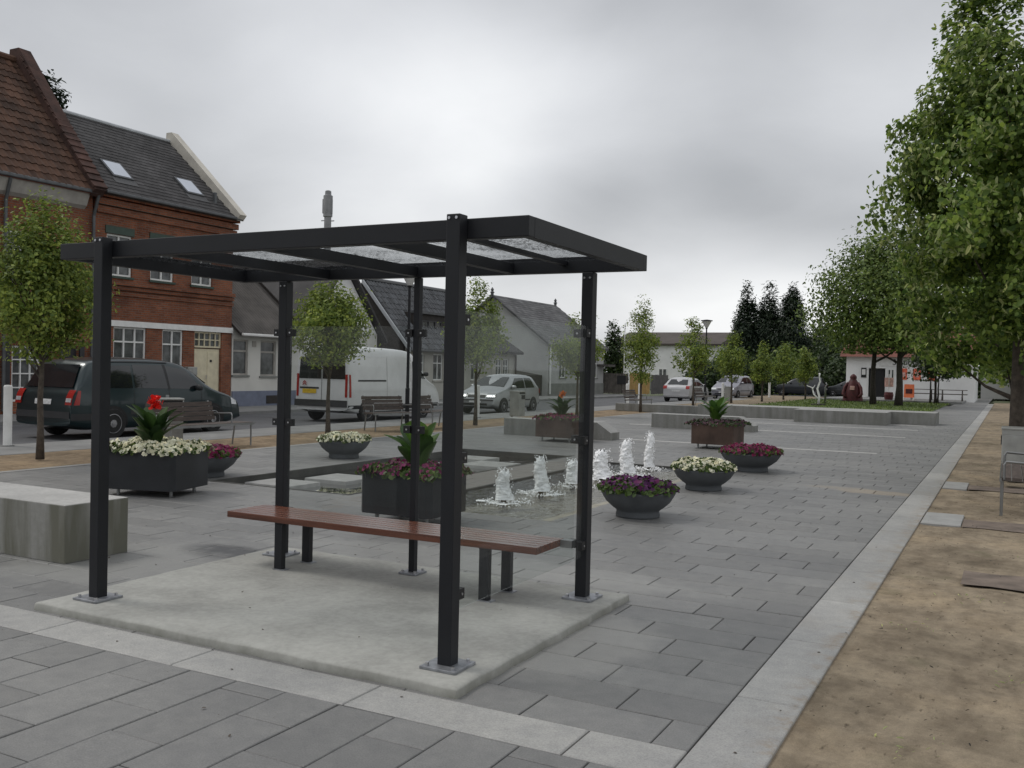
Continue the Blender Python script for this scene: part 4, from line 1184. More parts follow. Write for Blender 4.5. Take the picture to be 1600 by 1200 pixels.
# --- white gabled house behind the young tree
h4 = thing('gabled_house', 'white house with its timber gable towards the road', 'house', (FX, 32, 0))
mb = MB(); hw = [(30.6, 31.5, 1.0, 2.4), (32.6, 33.5, 1.0, 2.4)]
facade(mb, FX, 29.67, 34.6, -.05, 3.0, hw, .158)
mb.prism([(29.68, -.05), (29.68, 3.0), (32.1, 5.9), (34.6, 3.0), (34.6, -.05)], FX - .16, -33, 'x')
mb.build('wall', 'cream_wall', h4, True)
for h in hw: window(h4, FX, h, 2, (.35,), sill='grey_plinth')
MB().prism([(29.72, 3.0), (32.1, 5.85), (34.56, 3.0)], FX - .1, FX + .01, 'x').build('gable_boarding', 'white_wall', h4, True)
MB().box(FX + .002, FX + .05, 29.7, 34.6, -.04, .5).build('plinth', 'blue_plinth', h4, True)
for (ya, yb) in ((29.3, 32.1), (35.0, 32.1)):
    s = 1 if yb > ya else -1
    MB().prism([(ya, 2.62), (ya, 2.78), (32.1, 6.08), (32.1, 5.92)], FX + .3, -33, 'x').build('roof', 'slate', h4, True)

# --- house with glazed black pantiles
Y4, Y4b = 36.9, 45.2
h5 = thing('tiled_house', 'house with glossy black pantile roof and dark gable', 'house', (FX, 40, 0))
hb = [(37.6, 38.5, .95, 2.25), (39.3, 40.2, .95, 2.25), (41.0, 41.9, .95, 2.25), (43.0, 43.9, .95, 2.25)]
house_shell(h5, Y4, Y4b, 2.6, -27.4, 5.55, -29.9, 'beige_wall', hb)
MB().prism([(FX - .05, -.05), (FX - .05, 2.6), (-27.4, 5.5), (-29.8, 2.6), (-29.8, -.05)], Y4 - .12, Y4 - .002).build('gable_boarding', 'dark_timber', h5, True)
for h in hb: window(h5, FX, h, 2, (.35,), sill='cornice')
e5, r5 = Vector((FX + .35, 0, 2.42)), Vector((-27.4, 0, 5.68)); v5 = r5 - e5
MB().prism([(e5.x, e5.z - .03), (r5.x, r5.z - .02), (-30.2, 2.4), (-30.2, 2.3), (r5.x, r5.z - .12), (e5.x, e5.z - .10)], Y4 - .2, Y4b).build('roof_deck', 'dark_timber', h5, True)
tiled(h5, (e5.x, Y4 - .2, e5.z), (0, 1, 0), v5, 33, 12, .255, v5.length / 12, 'pantile_black', wave=.08)
MB().prism([(e5.x + .05, e5.z - .16), (e5.x + .05, e5.z + .06), (r5.x, r5.z + .08), (r5.x, r5.z - .14)], Y4 - .30, Y4 - .2).build('bargeboard', 'ridge_zinc', h5, True)
MB().tube([(r5.x, Y4 - .2, r5.z + .08), (r5.x, Y4b, r5.z + .08)], .11, 8).build('ridge_tiles', 'pantile_black', h5, True)
MB().box(FX + .33, FX + .45, Y4 - .2, Y4b, 2.32, 2.43).build('gutter', 'gutter', h5, True, bev=.03)
dm = MB().box(-26.5, FX - .55, 38.3, 43.5, 2.7, 4.26).build('dormer', 'dark_timber', h5, True)
window(dm, FX - .45, (39.0, 40.8, 3.1, 3.9), 3, (), 'dark_paint')
MB().box(FX - .62, FX - .4, 38.2, 43.6, 4.2, 4.32).build('dormer_fascia', 'gutter', h5, True)
# --- low beige house with hipped roof
h6 = thing('beige_house', 'low beige house with hipped dark roof and white windows', 'house', (FX, 46.5, 0))
hb = [(45.7, 46.4, 1.0, 2.15), (46.55, 47.2, 1.0, 2.15)]
house_shell(h6, 45.24, 48.0, 2.6, -27, 3.2, -29, 'beige_wall', hb)
for h in hb: window(h6, FX, h, 2, (.35,), sill='cornice')
A = [(FX + .35, 45.25, 2.55), (FX + .35, 48.35, 2.55), (-29.3, 48.35, 2.55), (-29.3, 45.25, 2.55), (-27.0, 45.25, 4.5), (-27.0, 46.6, 4.5)]
MB().add(A + [(p[0], p[1], 2.42) for p in A[:4]], [(0, 1, 5, 4), (1, 2, 5), (2, 3, 4, 5), (0, 4, 3), (0, 1, 7, 6), (1, 2, 8, 7), (2, 3, 9, 8), (3, 0, 6, 9), (6, 7, 8, 9)]).build('roof', 'slate', h6, True)
MB().tube([(FX + .09, 47.9, .1), (FX + .09, 47.9, 2.4)], .05, 8).build('downpipe', 'roof_brown', h6, True)
# --- grey rendered house with old slate roof
Y5, Y5b = 52.4, 61.3
h7 = thing('grey_house', 'tall grey rendered house with worn slate roof and ridge finials', 'house', (FX, 56, 0))
hg = [(54.0, 55.0, 1.1, 2.6), (56.6, 57.6, 1.1, 2.6), (59.2, 60.2, 1.1, 2.6)]
house_shell(h7, Y5, Y5b, 3.3, -28.9, 6.1, -32.8, 'grey_wall', hg)
for h in hg: window(h7, FX, h, 2, (.35,), sill='grey_plinth')
MB().box(-29.35, -28.5, Y5 - .03, Y5 + .02, 3.4, 4.7).build('loft_door', 'dark_timber', h7, True)
MB().box(FX + .002, FX + .04, Y5, Y5b, -.04, .75).build('plinth', 'grey_plinth', h7, True)
MB().box(FX - .01, FX + .045, Y5 + .9, Y5b, .752, 3.25).build('street_render', 'white_wall', h7, True) if False else None
for s in (1, -1):
    e7 = Vector((-28.9 + s * 4.15, 0, 3.12)); r7 = Vector((-28.9, 0, 6.22)); v7 = r7 - e7
    MB().prism([(e7.x, e7.z), (r7.x, r7.z), (r7.x, r7.z - .12), (e7.x, e7.z - .12)], Y5 - .3, Y5b + .3).build('roof_deck', 'slate_old', h7, True)
    slates(h7, (e7.x, Y5 - .3, e7.z), (0, 1, 0), v7, Y5b - Y5 + .6, v7.length, .4, .26, 'slate_old')
for y in (Y5 - .25, Y5b + .2):
    MB().lathe([(.10, 0), (.10, .14), (.16, .18), (.07, .26), (.11, .36), (.02, .5)], 8, (-28.9, y, 6.2)).build('ridge_finial', 'gutter', h7, True)
MB().tube([(FX + .09, Y5 + .1, .1), (FX + .09, Y5 + .1, 3.1)], .06, 8).build('downpipe', 'white_paint', h7, True)
# dark lean-to shed against its gable
tag(MB().prism([(-25.4, 0), (-25.4, 1.25), (-28.2, 1.65), (-28.2, 0)], 49.3, 52.38).build('shed', 'dark_timber'), 'dark low shed leaning on the grey house gable', 'shed')

# --- long white building with brown roof
h8 = thing('white_building', 'long white building with brown roof and bicycle on its end wall', 'building', (-30, 95, 0))
hw = []
mb = MB()
mb.prism([(-39.5, -.1), (-39.5, 4.75), (-27.6, 4.75), (-27.6, -.1)], 100, 112)
mb.prism([(-27.6, -.1), (-27.6, 4.6), (-12, 4.6), (-12, -.1)], 108, 120)
mb.build('wall', 'white_wall', h8, True)
for (x0, x1, y0, y1, z) in ((-40, -27.2, 99.6, 112.4, 4.75), (-27.1, -11.6, 107.6, 120.4, 4.6)):
    m_ = (y0 + y1) / 2
    MB().add([(x0, y0, z), (x1, y0, z), (x1, y1, z), (x0, y1, z), (x0, m_, z + 1.5), (x1, m_, z + 1.5), (x0, y0, z - .2), (x1, y0, z - .2)],
             [(0, 1, 5, 4), (2, 3, 4, 5), (0, 4, 3), (1, 2, 5), (0, 6, 7, 1)]).build('roof', 'roof_brown', h8, True)
def fwin(par, x0, x1, Y, z0, z1, frame='white_paint', cols=2):
    o = MB().box(x0, x1, Y - .04, Y - .002, z0, z1).build('window', frame, par, True)
    ww = (x1 - x0) / cols
    for i in range(cols): MB().box(x0 + i * ww + .06, x0 + (i + 1) * ww - .06, Y - .05, Y - .041, z0 + .07, z1 - .07).build('pane', 'window_dark', o, True)
for i in range(9): fwin(h8, -26.8 + i * 1.65, -25.9 + i * 1.65, 108, 2.7, 4.0)
for i in range(9): fwin(h8, -26.8 + i * 1.65, -25.9 + i * 1.65, 108, .6, 1.9)
for x in (-34.2, -29.6): fwin(h8, x, x + .9, 100, .6, 2.0)
bk = thing('wall_bicycle', 'old bicycle hung as decoration on the white end wall', 'bicycle', (-38.0, 99.9, 3.0))
def ring(cx_, cz_, r, t, y=0.0, n=22):
    return [(cx_ + r * math.cos(2 * PI * i / n), y, cz_ + r * math.sin(2 * PI * i / n)) for i in range(n + 1)]
MB().tube(ring(.55, 0, .36, 0), .06, 6, False).build('wheel', 'black', bk)
MB().tube(ring(-.6, -.05, .2, 0), .05, 6, False).build('small_wheel', 'black', bk)
MB().tube([(.55, 0, 0), (.1, 0, .15), (-.3, 0, .12), (-.6, 0, -.05)], .05, 6).build('frame', 'black', bk)

# --- the white shop across the lawn
SY = 73.0
h9 = thing('shop_building', 'single storey white shop with red tiled roof and dark doorway', 'shop', (-6.3, SY, 0))
holes = [(-9.1, -7.9, .15, 2.25)]
mb = MB().box(-10.6, -2.1, SY + .25, SY + 8, -.1, 3.1)
xs = sorted({-10.6, -2.1, -9.1, -7.9}); zs = [-.1, .15, 2.25, 3.1]
for a, b in zip(xs, xs[1:]):
    for c, d in zip(zs, zs[1:]):
        if a == -9.1 and c == .15: continue
        mb.add([(a, SY, c), (b, SY, c), (b, SY, d), (a, SY, d)], [(0, 1, 2, 3)])
for (p, q) in (((-9.1, .15), (-9.1, 2.25)), ((-7.9, .15), (-7.9, 2.25)), ((-9.1, 2.25), (-7.9, 2.25)), ((-9.1, .15), (-7.9, .15))):
    mb.add([(p[0], SY, p[1]), (q[0], SY, q[1]), (q[0], SY + .26, q[1]), (p[0], SY + .26, p[1])], [(0, 1, 2, 3)])
mb.add([(-10.6, SY, -.1), (-10.6, SY + .26, -.1), (-10.6, SY + .26, 3.1), (-10.6, SY, 3.1)], [(0, 1, 2, 3)])
mb.add([(-2.1, SY, -.1), (-2.1, SY + .26, -.1), (-2.1, SY + .26, 3.1), (-2.1, SY, 3.1)], [(0, 1, 2, 3)])
mb.build('wall', 'white_wall', h9, True)
MB().box(-9.05, -7.95, SY + .2, SY + .24, .15, 2.2).build('door', 'black', h9, True)
for x in (-9.14, -7.9): MB().box(x, x + .1, SY - .03, SY + .0, .15, 2.28).build('door_frame', 'white_paint', h9, True)
MB().add([(-11, SY - .5, 3.05), (-1.7, SY - .5, 3.05), (-1.7, SY + 8.4, 3.05), (-11, SY + 8.4, 3.05), (-11, SY + 4, 5.4), (-1.7, SY + 4, 5.4)], [(0, 1, 5, 4), (2, 3, 4, 5), (0, 4, 3), (1, 2, 5)]).build('roof', 'roof_red', h9, True)
fwin(h9, -7.75, -7.3, SY, 1.0, 2.2)
MB().box(-8.3, -4.5, SY - .06, SY - .003, 2.42, 2.98).build('sign_board', 'white_paint', h9, True)
def text(body, size, loc, rot, m, parent, name='lettering', ext=.01):
    cu = bpy.data.curves.new(name, 'FONT'); cu.body = body; cu.size = size; cu.extrude = ext
    tmp = bpy.data.objects.new(name, cu); col.objects.link(tmp)
    dg = bpy.context.evaluated_depsgraph_get(); me = bpy.data.meshes.new_from_object(tmp.evaluated_get(dg))
    bpy.data.objects.remove(tmp); bpy.data.curves.remove(cu)
    me.materials.clear(); me.materials.append(MATS[m])
    o = bpy.data.objects.new(name, me); col.objects.link(o); o.parent = parent
    o.location = Vector(loc) - parent_loc(parent); o.rotation_euler = rot; return o
text('Stationen', .58, (-7.45, SY - .075, 2.5), (PI / 2, 0, 0), 'dark_paint', h9)
MB().box(-9.55, -9.2, SY - .05, SY - .003, 1.55, 2.25).build('menu_frame', 'black', h9, True)
MB().box(-9.5, -9.25, SY - .06, SY - .051, 1.75, 2.15).build('menu_sheet', 'white_paint', h9, True)
MB().box(-10.2, -9.7, SY - .03, SY - .003, 1.1, 1.5).build('notice', 'white_paint', h9, True)
for i, x in enumerate((-6.95, -6.05, -5.1)):
    p = tag(MB().box(x, x + .5, SY - .04, SY - .004, 1.45, 2.25).build('poster', 'poster'), ['red orange poster on the shop wall, next to the doorway window', 'red orange poster on the shop wall, between two others', 'red orange poster on the shop wall, behind the shrub'][i], 'poster', 'posters on the shop wall')
    mb = MB()
    mb.box(x + .12, x + .38, SY - .05, SY - .041, 1.65, 1.98 + .04 * i)
    mb.build('print', 'pale_pink', p)
struct(MB().box(-11, -2.6, 66.6, SY - .01, -.15, .12).build('shop_terrace', 'pavement', bev=.02))
struct(MB().box(-11, -2.2, 66.0, 66.59, -.15, .0).build('terrace_step', 'pavement', bev=.02))
tag(MB().box(-2.05, 6, 88, 88.4, 0, 2.6).build('grey_wall', 'grey_wall'), 'plain grey wall closing the path beyond the shop', 'wall')
# A-board and picnic furniture
ab = thing('sign_stand', 'orange folding sign stand with dark picture before the shop', 'sign', (-5.75, 66.8, .12))
MB().add([(-.3, -.25, .18), (.3, -.25, .18), (.3, 0, 1.05), (-.3, 0, 1.05)], [(0, 1, 2, 3)]).build('front_board', 'poster_orange', ab)
MB().add([(-.2, -.19, .45), (.2, -.19, .45), (.2, -.11, .75), (-.2, -.11, .75)], [(0, 1, 2, 3)]).build('picture', 'statue_red', ab)
MB().add([(-.3, .25, .18), (.3, .25, .18), (.3, 0.01, 1.05), (-.3, 0.01, 1.05)], [(0, 1, 2, 3)]).build('rear_board', 'poster_orange', ab)
for (x, y) in ((-.28, -.3), (.28, -.3), (-.28, .3), (.28, .3)): MB().tube([(x, y, 0), (x, y * .8, .2)], .03, 6).build('foot', 'white_paint', ab)
def picnic(x, y, label):
    t = thing('picnic_table', label, 'table', (x, y, .12), group='picnic tables')
    for i in range(4): MB().box(-.9, .9, -.36 + i * .18, -.2 + i * .18, .70, .74).build('plank', 'fence_dark', t)
    for s in (-1, 1):
        MB().box(-.9, .9, s * .62 - .13, s * .62 + .13, .42, .46).build('seat', 'fence_dark', t)
        MB().prism([(-.7, 0), (-.6, 0), (.0, .68), (.6, 0), (.7, 0), (.1, .70), (-.1, .70)], s * .6 - .03, s * .6 + .03, 'x').build('trestle', 'fence_dark', t)
picnic(-5.2, 69.6, 'grey wooden picnic table behind the orange sign stand'); picnic(-3.3, 69.2, 'grey wooden picnic table near the shop corner behind the shrub')
fl = thing('flag_stand', 'pink and white flags on a stand beside the shop door', 'flags', (-7.0, 66.9, .12))
MB().tube([(0, 0, 0), (0, 0, 1.7)], .025, 6).build('pole', 'white_paint', fl)
MB().grid([[(x * .11 - .28, .05 * math.sin(x * 2 + z), .85 + z * .12) for z in range(6)] for x in range(6)]).build('flag', 'pale_pink', fl, smooth=True)
MB().lathe([(.25, 0), (.3, .3), (.26, .5)], 12).build('tub', 'statue_red', fl)

# fence and boundary past the grey house
def fence(x0, y0, x1, y1, h, m, label, wplank=.18, sign=False, z0=.02):
    L = math.hypot(x1 - x0, y1 - y0); t = thing('plank_fence', label, 'fence', (x0, y0, 0), math.atan2(y1 - y0, x1 - x0))
    n = int(L / wplank)
    me = MB().box(.006, wplank - .006, -.012, .012, z0, h).mesh('plank', m)
    for i in range(n): inst('plank', me, t, Matrix.Translation((i * wplank, random.uniform(-.005, .005), random.uniform(-.02, .02))))
    for z in (.3, h - .25): MB().box(0, n * wplank, .014, .06, z, z + .08).build('rail', m, t)
    if sign:
        s_ = MB().box(L * .55, L * .88, -.05, -.014, h - .75, h - .15).build('name_board', 'black', t)
    return t
fence(-25.2, 61.7, -23.6, 62.6, 1.45, 'fence_dark', 'dark plank fence with black board beside the grey house', sign=True)
fence(-23.55, 62.65, -22.6, 64.2, 1.5, 'fence_yellow', 'new yellow plank fence section between dark fences')
fence(-22.55, 64.3, -22.3, 67.5, 1.4, 'fence_grey', 'grey close boarded fence right of the yellow section')
tag(MB().box(-31, -20.5, 84, 84.3, 0, 1.0).build('garden_wall', 'grey_plinth'), 'low grey garden wall before the white building', 'wall')
tag(MB().box(-26.9, -24.2, 60.2, 61.5, 1.9, 2.05).build('carport_roof', 'corrugated'), 'flat carport roof edge beside the tall dark bush', 'carport')
# mast far behind the roofs
ch = thing('radio_mast', 'slender grey mast with antennas rising behind the shelter roof', 'mast', (-72.4, 89.8, 0))
MB().lathe([(.9, 0), (.45, 12), (.42, 21.2), (.55, 21.25), (.55, 24.0), (.38, 24.1), (.36, 24.6), (.2, 24.7)], 16).xform(Matrix.Diagonal((1, 1, .905, 1))).build('shaft', 'mast', ch, smooth=False)
for a in range(5):
    c_ = (math.cos(a * 1.257) * .62, math.sin(a * 1.257) * .62)
    MB().box(c_[0] * .9 - .07, c_[0] * .9 + .07, c_[1] * .9 - .07, c_[1] * .9 + .07, 19.6, 21.3).build('antenna', 'mast', ch)
for a in (0.5, 3.6): MB().box(math.cos(a) * .6 - .2, math.cos(a) * .6 + .2, math.sin(a) * .6 - .05, math.sin(a) * .6 + .05, 18.7, 18.8).build('bracket', 'mast', ch)

# ================================================================== vehicles
def chaikin(p, n=2, closed=False):
    for _ in range(n):
        q = [p[0]]
        for a, b in zip(p, p[1:]):
            q.append(tuple(a[i] * .75 + b[i] * .25 for i in range(2))); q.append(tuple(a[i] * .25 + b[i] * .75 for i in range(2)))
        q.append(p[-1]); p = q
    return p

class Car:
    """local frame: x from tail (0) to nose (L), y left, z up"""
    def __init__(s, name, label, loc, heading, L, W, top, belt, paintm, wheels, wr=.31, tumble=.26, zb=.2, group='parked vehicles', cat='car', taper=.10):
        s.L, s.W, s.belt, s.zb, s.tumble, s.paint, s.taper = L, W, belt, zb, tumble, paintm, taper
        s.t = thing(name, label, cat, loc, heading, group)
        s.c = L / 2
        raw = chaikin(top, 2); pts = [raw[0]]
        for a, b in zip(raw, raw[1:]):                         # resample by arc length
            n = max(1, int(math.hypot(b[0] - a[0], b[1] - a[1]) / .07))
            for i in range(1, n + 1): pts.append((a[0] + (b[0] - a[0]) * i / n, a[1] + (b[1] - a[1]) * i / n))
        s.top = [pts[0]]
        for p in pts[1:]: s.top.append((max(p[0], s.top[-1][0] + .002), p[1]))
        P = []
        for (x, zt) in s.top:
            h = s.sec(x, zt); P.append([(x - s.c, y, z) for y, z in h] + [(x - s.c, -y, z) for y, z in reversed(h[:-1])])
        mb = MB().grid(P)
        b = len(P[0]); mb.f.append(tuple(range(b))); mb.f.append(tuple(len(mb.v) - b + i for i in range(b)))
        s.body = mb.build('body', paintm, s.t, smooth=True)
        m_ = s.body.modifiers.new('split', 'EDGE_SPLIT'); m_.split_angle = math.radians(40)
        for xw in wheels:
            for sd in (1, -1):
                s.arch(xw, wr, sd); s.wheel(xw, wr, sd)
    def hw(s, x):
        f = abs(x - s.L / 2) / (s.L / 2); return s.W / 2 * (1 - s.taper * f ** 5)
    def bz(s, x):
        for (a, b) in zip(s.belt, s.belt[1:]):
            if a[0] <= x <= b[0]: return a[1] + (b[1] - a[1]) * (x - a[0]) / (b[0] - a[0])
        return s.belt[0][1] if x < s.belt[0][0] else s.belt[-1][1]
    def sec(s, x, zt):
        w = s.hw(x); f = abs(x - s.L / 2) / (s.L / 2); zb = s.zb + .10 * max(0, f - .8) / .2
        zt = max(zt, zb + .12); b = min(s.bz(x), zt - .05); g = zt - b
        wr_ = max(w - s.tumble * g, w * .45)
        rd = min(.10, g * .35)
        p = [(0, zb), (w * .90, zb), (w * .985, zb + .07), (w, zb + (b - zb) * .55), (w * .982, b), (wr_ + rd * .15, zt - rd), (wr_ - rd * 1.2, zt - .012), (0, zt + .02 * min(1, g * 3))]
        return chaikin(p, 2)
    def zt(s, x):
        for a, b in zip(s.top, s.top[1:]):
            if a[0] <= x <= b[0]: return a[1] + (b[1] - a[1]) * (x - a[0]) / (b[0] - a[0])
        return s.top[0][1] if x < 0 else s.top[-1][1]
    def sy(s, x, z):
        h = s.sec(x, s.zt(x)); k2 = max(range(len(h)), key=lambda i: h[i][1] - (h[i][0] < .05) * 9)
        best = h[4][0]
        for a, b in zip(h[3:], h[4:]):
            if min(a[1], b[1]) <= z <= max(a[1], b[1]) and abs(b[1] - a[1]) > 1e-6: best = a[0] + (b[0] - a[0]) * (z - a[1]) / (b[1] - a[1]); break
        return best
    def ex(s, z, rear):
        T = s.top if rear else s.top[::-1]
        for a, b in zip(T, T[1:]):
            if a[1] <= z <= b[1]: return a[0] + (b[0] - a[0]) * (z - a[1]) / max(b[1] - a[1], 1e-6)
        return T[0][0] if z < T[0][1] else T[-1][0]
    def side(s, name, q, m, sides=(1, -1), off=.005, n=(8, 5), parent=None):
        """q: four (x,z) corners bl, br, tr, tl"""
        o = None
        for sd in sides:
            P = []
            for i in range(n[0] + 1):
                f = i / n[0]; row = []
                for j in range(n[1] + 1):
                    g = j / n[1]
                    x = (q[0][0] * (1 - f) + q[1][0] * f) * (1 - g) + (q[3][0] * (1 - f) + q[2][0] * f) * g
                    z = (q[0][1] * (1 - f) + q[1][1] * f) * (1 - g) + (q[3][1] * (1 - f) + q[2][1] * f) * g
                    row.append((x - s.c, sd * (s.sy(x, z) + off), z))
                P.append(row)
            o = MB().grid(P).build(name, m, parent or s.t, smooth=True)
        return o
    def end(s, name, rear, y0, y1, z0, z1, m, y0t=None, y1t=None, off=.014, n=(8, 6), mirror=False, bow=.04):
        y0t = y0 if y0t is None else y0t; y1t = y1 if y1t is None else y1t; o = None
        for sd in ((1, -1) if mirror else (1,)):
            P = []
            for i in range(n[0] + 1):
                f = i / n[0]; row = []
                for j in range(n[1] + 1):
                    g = j / n[1]; z = z0 + (z1 - z0) * g
                    y = (y0 * (1 - f) + y1 * f) * (1 - g) + (y0t * (1 - f) + y1t * f) * g
                    x = s.ex(z, rear) + (-off if rear else off)
                    row.append((x - s.c, sd * y, z + .004))
                P.append(row)
            o = MB().grid(P).build(name, m, s.t, smooth=True)
        return o
    def arch(s, xw, r, sd):
        P = []
        for i in range(25):
            a = -0.25 + (PI + .5) * i / 24; row = []
            for f in (.0, .35, .7, 1.0):
                x = xw + math.cos(a) * r * 1.16 * f; z = max(r + math.sin(a) * r * 1.16 * f, s.zb + .01); row.append((x - s.c, sd * (s.sy(x, z) + .004), z))
            P.append(row)
        MB().grid(P).build('wheel_arch', 'black', s.t)
    def wheel(s, xw, r, sd):
        y = s.W / 2 - .09; o = sd
        w = thing_part('wheel', s.t, (xw - s.c, o * y, r))
        mt = Matrix.Rotation(PI / 2 * -sd, 4, 'X')
        MB().lathe([(r * .66, -.09), (r * .92, -.1), (r, -.07), (r, .07), (r * .93, .1), (r * .66, .095)], 26).xform(mt).build('tyre', 'rubber', w, smooth=False)
        mb = MB().lathe([(r * .66, .05), (r * .66, .092), (r * .6, .1), (r * .57, .085), (r * .56, .05)], 26)
        for i in range(7):
            a = 2 * PI * i / 7; c_, s_ = math.cos(a), math.sin(a)
            pts = [(r * .08, -.03), (r * .6, -.022 - .0), (r * .6, .022), (r * .08, .03)]
            vv = [(px * c_ - py * s_, px * s_ + py * c_, .1 - .02 * (px / r)) for px, py in pts]
            mb.add(vv + [(v[0], v[1], v[2] - .02) for v in vv], [(0, 1, 2, 3), (4, 7, 6, 5), (0, 4, 5, 1), (1, 5, 6, 2), (2, 6, 7, 3)])
        mb.lathe([(r * .14, .06), (r * .13, .112), (.01, .115)], 12)
        mb.xform(mt).build('rim', 'hub', w)
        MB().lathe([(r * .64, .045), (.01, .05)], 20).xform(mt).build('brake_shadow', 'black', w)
    def seam(s, x, z0, z1, xt=None):
        xt = x if xt is None else xt
        s.side('door_seam', ((x - .006, z0), (x + .006, z0), (xt + .006, z1), (xt - .006, z1)), 'black', off=.003, n=(1, 6))
    def mirror(s, x, z, m=None):
        for sd in (1, -1):
            MB().lathe([(.02, -.06), (.075, -.04), (.085, .02), (.06, .07), (.01, .085)], 12).xform(Matrix.Translation((x - s.c, sd * (s.sy(x, z) + .10), z)) @ Matrix.Diagonal((.8, 1.25, 1, 1))).build('wing_mirror', m or s.paint, s.t, smooth=True)

def thing_part(name, parent, loc):
    o = bpy.data.objects.new(name, None); col.objects.link(o); o.parent = parent; o.location = loc; o.empty_display_size = .1; return o
ROADZ = -.098
NORTH = PI / 2
# dark green people carrier, tail towards the camera side
c = Car('people_carrier', 'dark green people carrier parked before the brick houses', (-17.95, 15.45, ROADZ), NORTH, 4.85, 1.92,
        [(0, .45), (.0, .72), (.05, .95), (.16, 1.08), (.42, 1.60), (.62, 1.70), (1.4, 1.755), (2.6, 1.74), (3.15, 1.63), (3.75, 1.18), (4.0, 1.04), (4.55, .90), (4.78, .72), (4.85, .55), (4.85, .42)],
        [(0, .98), (1.5, 1.02), (3.6, .98), (4.85, .70)], 'paint_teal', (1.0, 3.88), .33, .24)
c.side('side_window', ((.55, 1.10), (1.52, 1.09), (1.52, 1.58), (.80, 1.57)), 'car_glass')
c.side('side_window', ((1.58, 1.09), (2.50, 1.07), (2.42, 1.60), (1.58, 1.60)), 'car_glass')
c.side('side_window', ((2.57, 1.07), (3.52, 1.05), (3.10, 1.50), (2.50, 1.59)), 'car_glass')
c.side('door_pillar', ((2.50, 1.05), (2.57, 1.05), (2.50, 1.62), (2.42, 1.62)), 'trim', n=(1, 5))
c.end('rear_window', True, -.74, .74, 1.10, 1.58, 'car_glass', -.62, .62)
c.end('windscreen', False, -.80, .80, 1.18, 1.62, 'car_glass', -.62, .62)
c.side('tail_light', ((.07, .74), (.20, .74), (.24, 1.04), (.17, 1.04)), 'lamp_red', n=(4, 5), off=.008)
c.end('tail_light', True, .70, .90, .74, 1.05, 'lamp_red', mirror=True)
c.end('reversing_light', True, .72, .88, .80, .88, 'lamp_clear', mirror=True, off=.022)
c.end('number_plate', True, -.26, .26, .74, .85, 'plate_white')
c.side('bumper_trim', ((.02, .42), (.58, .42), (.58, .56), (.02, .56)), 'trim', n=(5, 2))
c.side('side_moulding', ((1.45, .52), (3.4, .52), (3.4, .60), (1.45, .60)), 'trim', n=(8, 1))
c.side('headlight', ((4.52, .68), (4.72, .66), (4.70, .76), (4.50, .84)), 'lamp_clear', n=(3, 3))
c.end('rear_bumper', True, -.85, .85, .46, .60, 'trim')
for x in (1.55, 2.53, 3.5): c.seam(x, .35, 1.05)
c.side('roof_rail', ((.8, 1.655), (2.6, 1.655), (2.6, 1.675), (.8, 1.675)), 'trim', n=(8, 1), off=.02)
c.mirror(3.35, 1.08, 'trim')
# white panel van
v = Car('panel_van', 'tall white panel van with red tail lights and yellow plate', (-17.95, 24.62, ROADZ), NORTH, 4.98, 2.03,
        [(0, .55), (.0, .8), (.0, 1.6), (.02, 2.05), (.07, 2.20), (.25, 2.255), (1.5, 2.27), (3.1, 2.24), (3.45, 2.12), (4.1, 1.42), (4.25, 1.28), (4.72, 1.08), (4.93, .82), (4.98, .6), (4.98, .40)],
        [(0, 1.35), (3.2, 1.35), (3.9, 1.2), (4.98, .95)], 'paint_white', (.92, 3.95), .335, .085, .26, cat='van', taper=.04)
v.end('rear_window', True, -.86, -.03, 1.28, 1.92, 'car_glass', -.82, -.03); v.end('rear_window', True, .03, .86, 1.28, 1.92, 'car_glass', .03, .82)
v.end('tail_light', True, .86, .945, .75, 1.42, 'lamp_red', mirror=True); v.side('tail_light', ((.05, .75), (.15, .75), (.13, 1.42), (.05, 1.42)), 'lamp_red', n=(2, 5), off=.008)
v.end('number_plate', True, -.02 + .22, .72, .84, .97, 'plate_yellow'); v.end('plate_recess', True, .1, .82, .98, 1.03, 'trim')
v.end('door_seam', True, -.008, .008, .55, 2.1, 'black', off=.013, n=(1, 6))
v.end('rear_bumper', True, -.98, .98, .46, .66, 'trim', off=.05); v.side('sill_trim', ((.03, .30), (4.9, .30), (4.9, .52), (.03, .52)), 'trim', n=(16, 2))
v.side('cab_window', ((3.30, 1.36), (4.05, 1.30), (3.60, 1.84), (3.30, 1.86)), 'car_glass'); v.end('windscreen', False, -.88, .88, 1.40, 2.08, 'car_glass', -.78, .78)
v.side('sliding_rail', ((.45, 1.22), (1.85, 1.22), (1.85, 1.27), (.45, 1.27)), 'trim', n=(6, 1), off=.008)
v.side('crease', ((.15, .92), (4.0, .92), (4.0, .935), (.15, .935)), 'plate_white', n=(12, 1), off=.004); v.side('crease', ((.2, 1.95), (3.1, 1.95), (3.1, 1.962), (.2, 1.962)), 'plate_white', n=(12, 1), off=.004)
for x in (1.9, 3.08, 3.22): v.seam(x, .55, 1.98)
v.side('door_handle', ((3.0, 1.02), (3.05, 1.02), (3.05, 1.2), (3.0, 1.2)), 'black', n=(1, 1), off=.02)
v.mirror(3.95, 1.45, 'trim')
lg = thing_part('emblem', v.t, (-v.c - .03, .62, 1.10))
for i in range(2):
    z = i * .06
    MB().prism([(-.07, -.03 + z), (0, .03 + z), (.07, -.03 + z), (.07, .005 + z), (0, .065 + z), (-.07, .005 + z)], -.004, .004, 'x').build('chevron', 'lamp_red', lg)
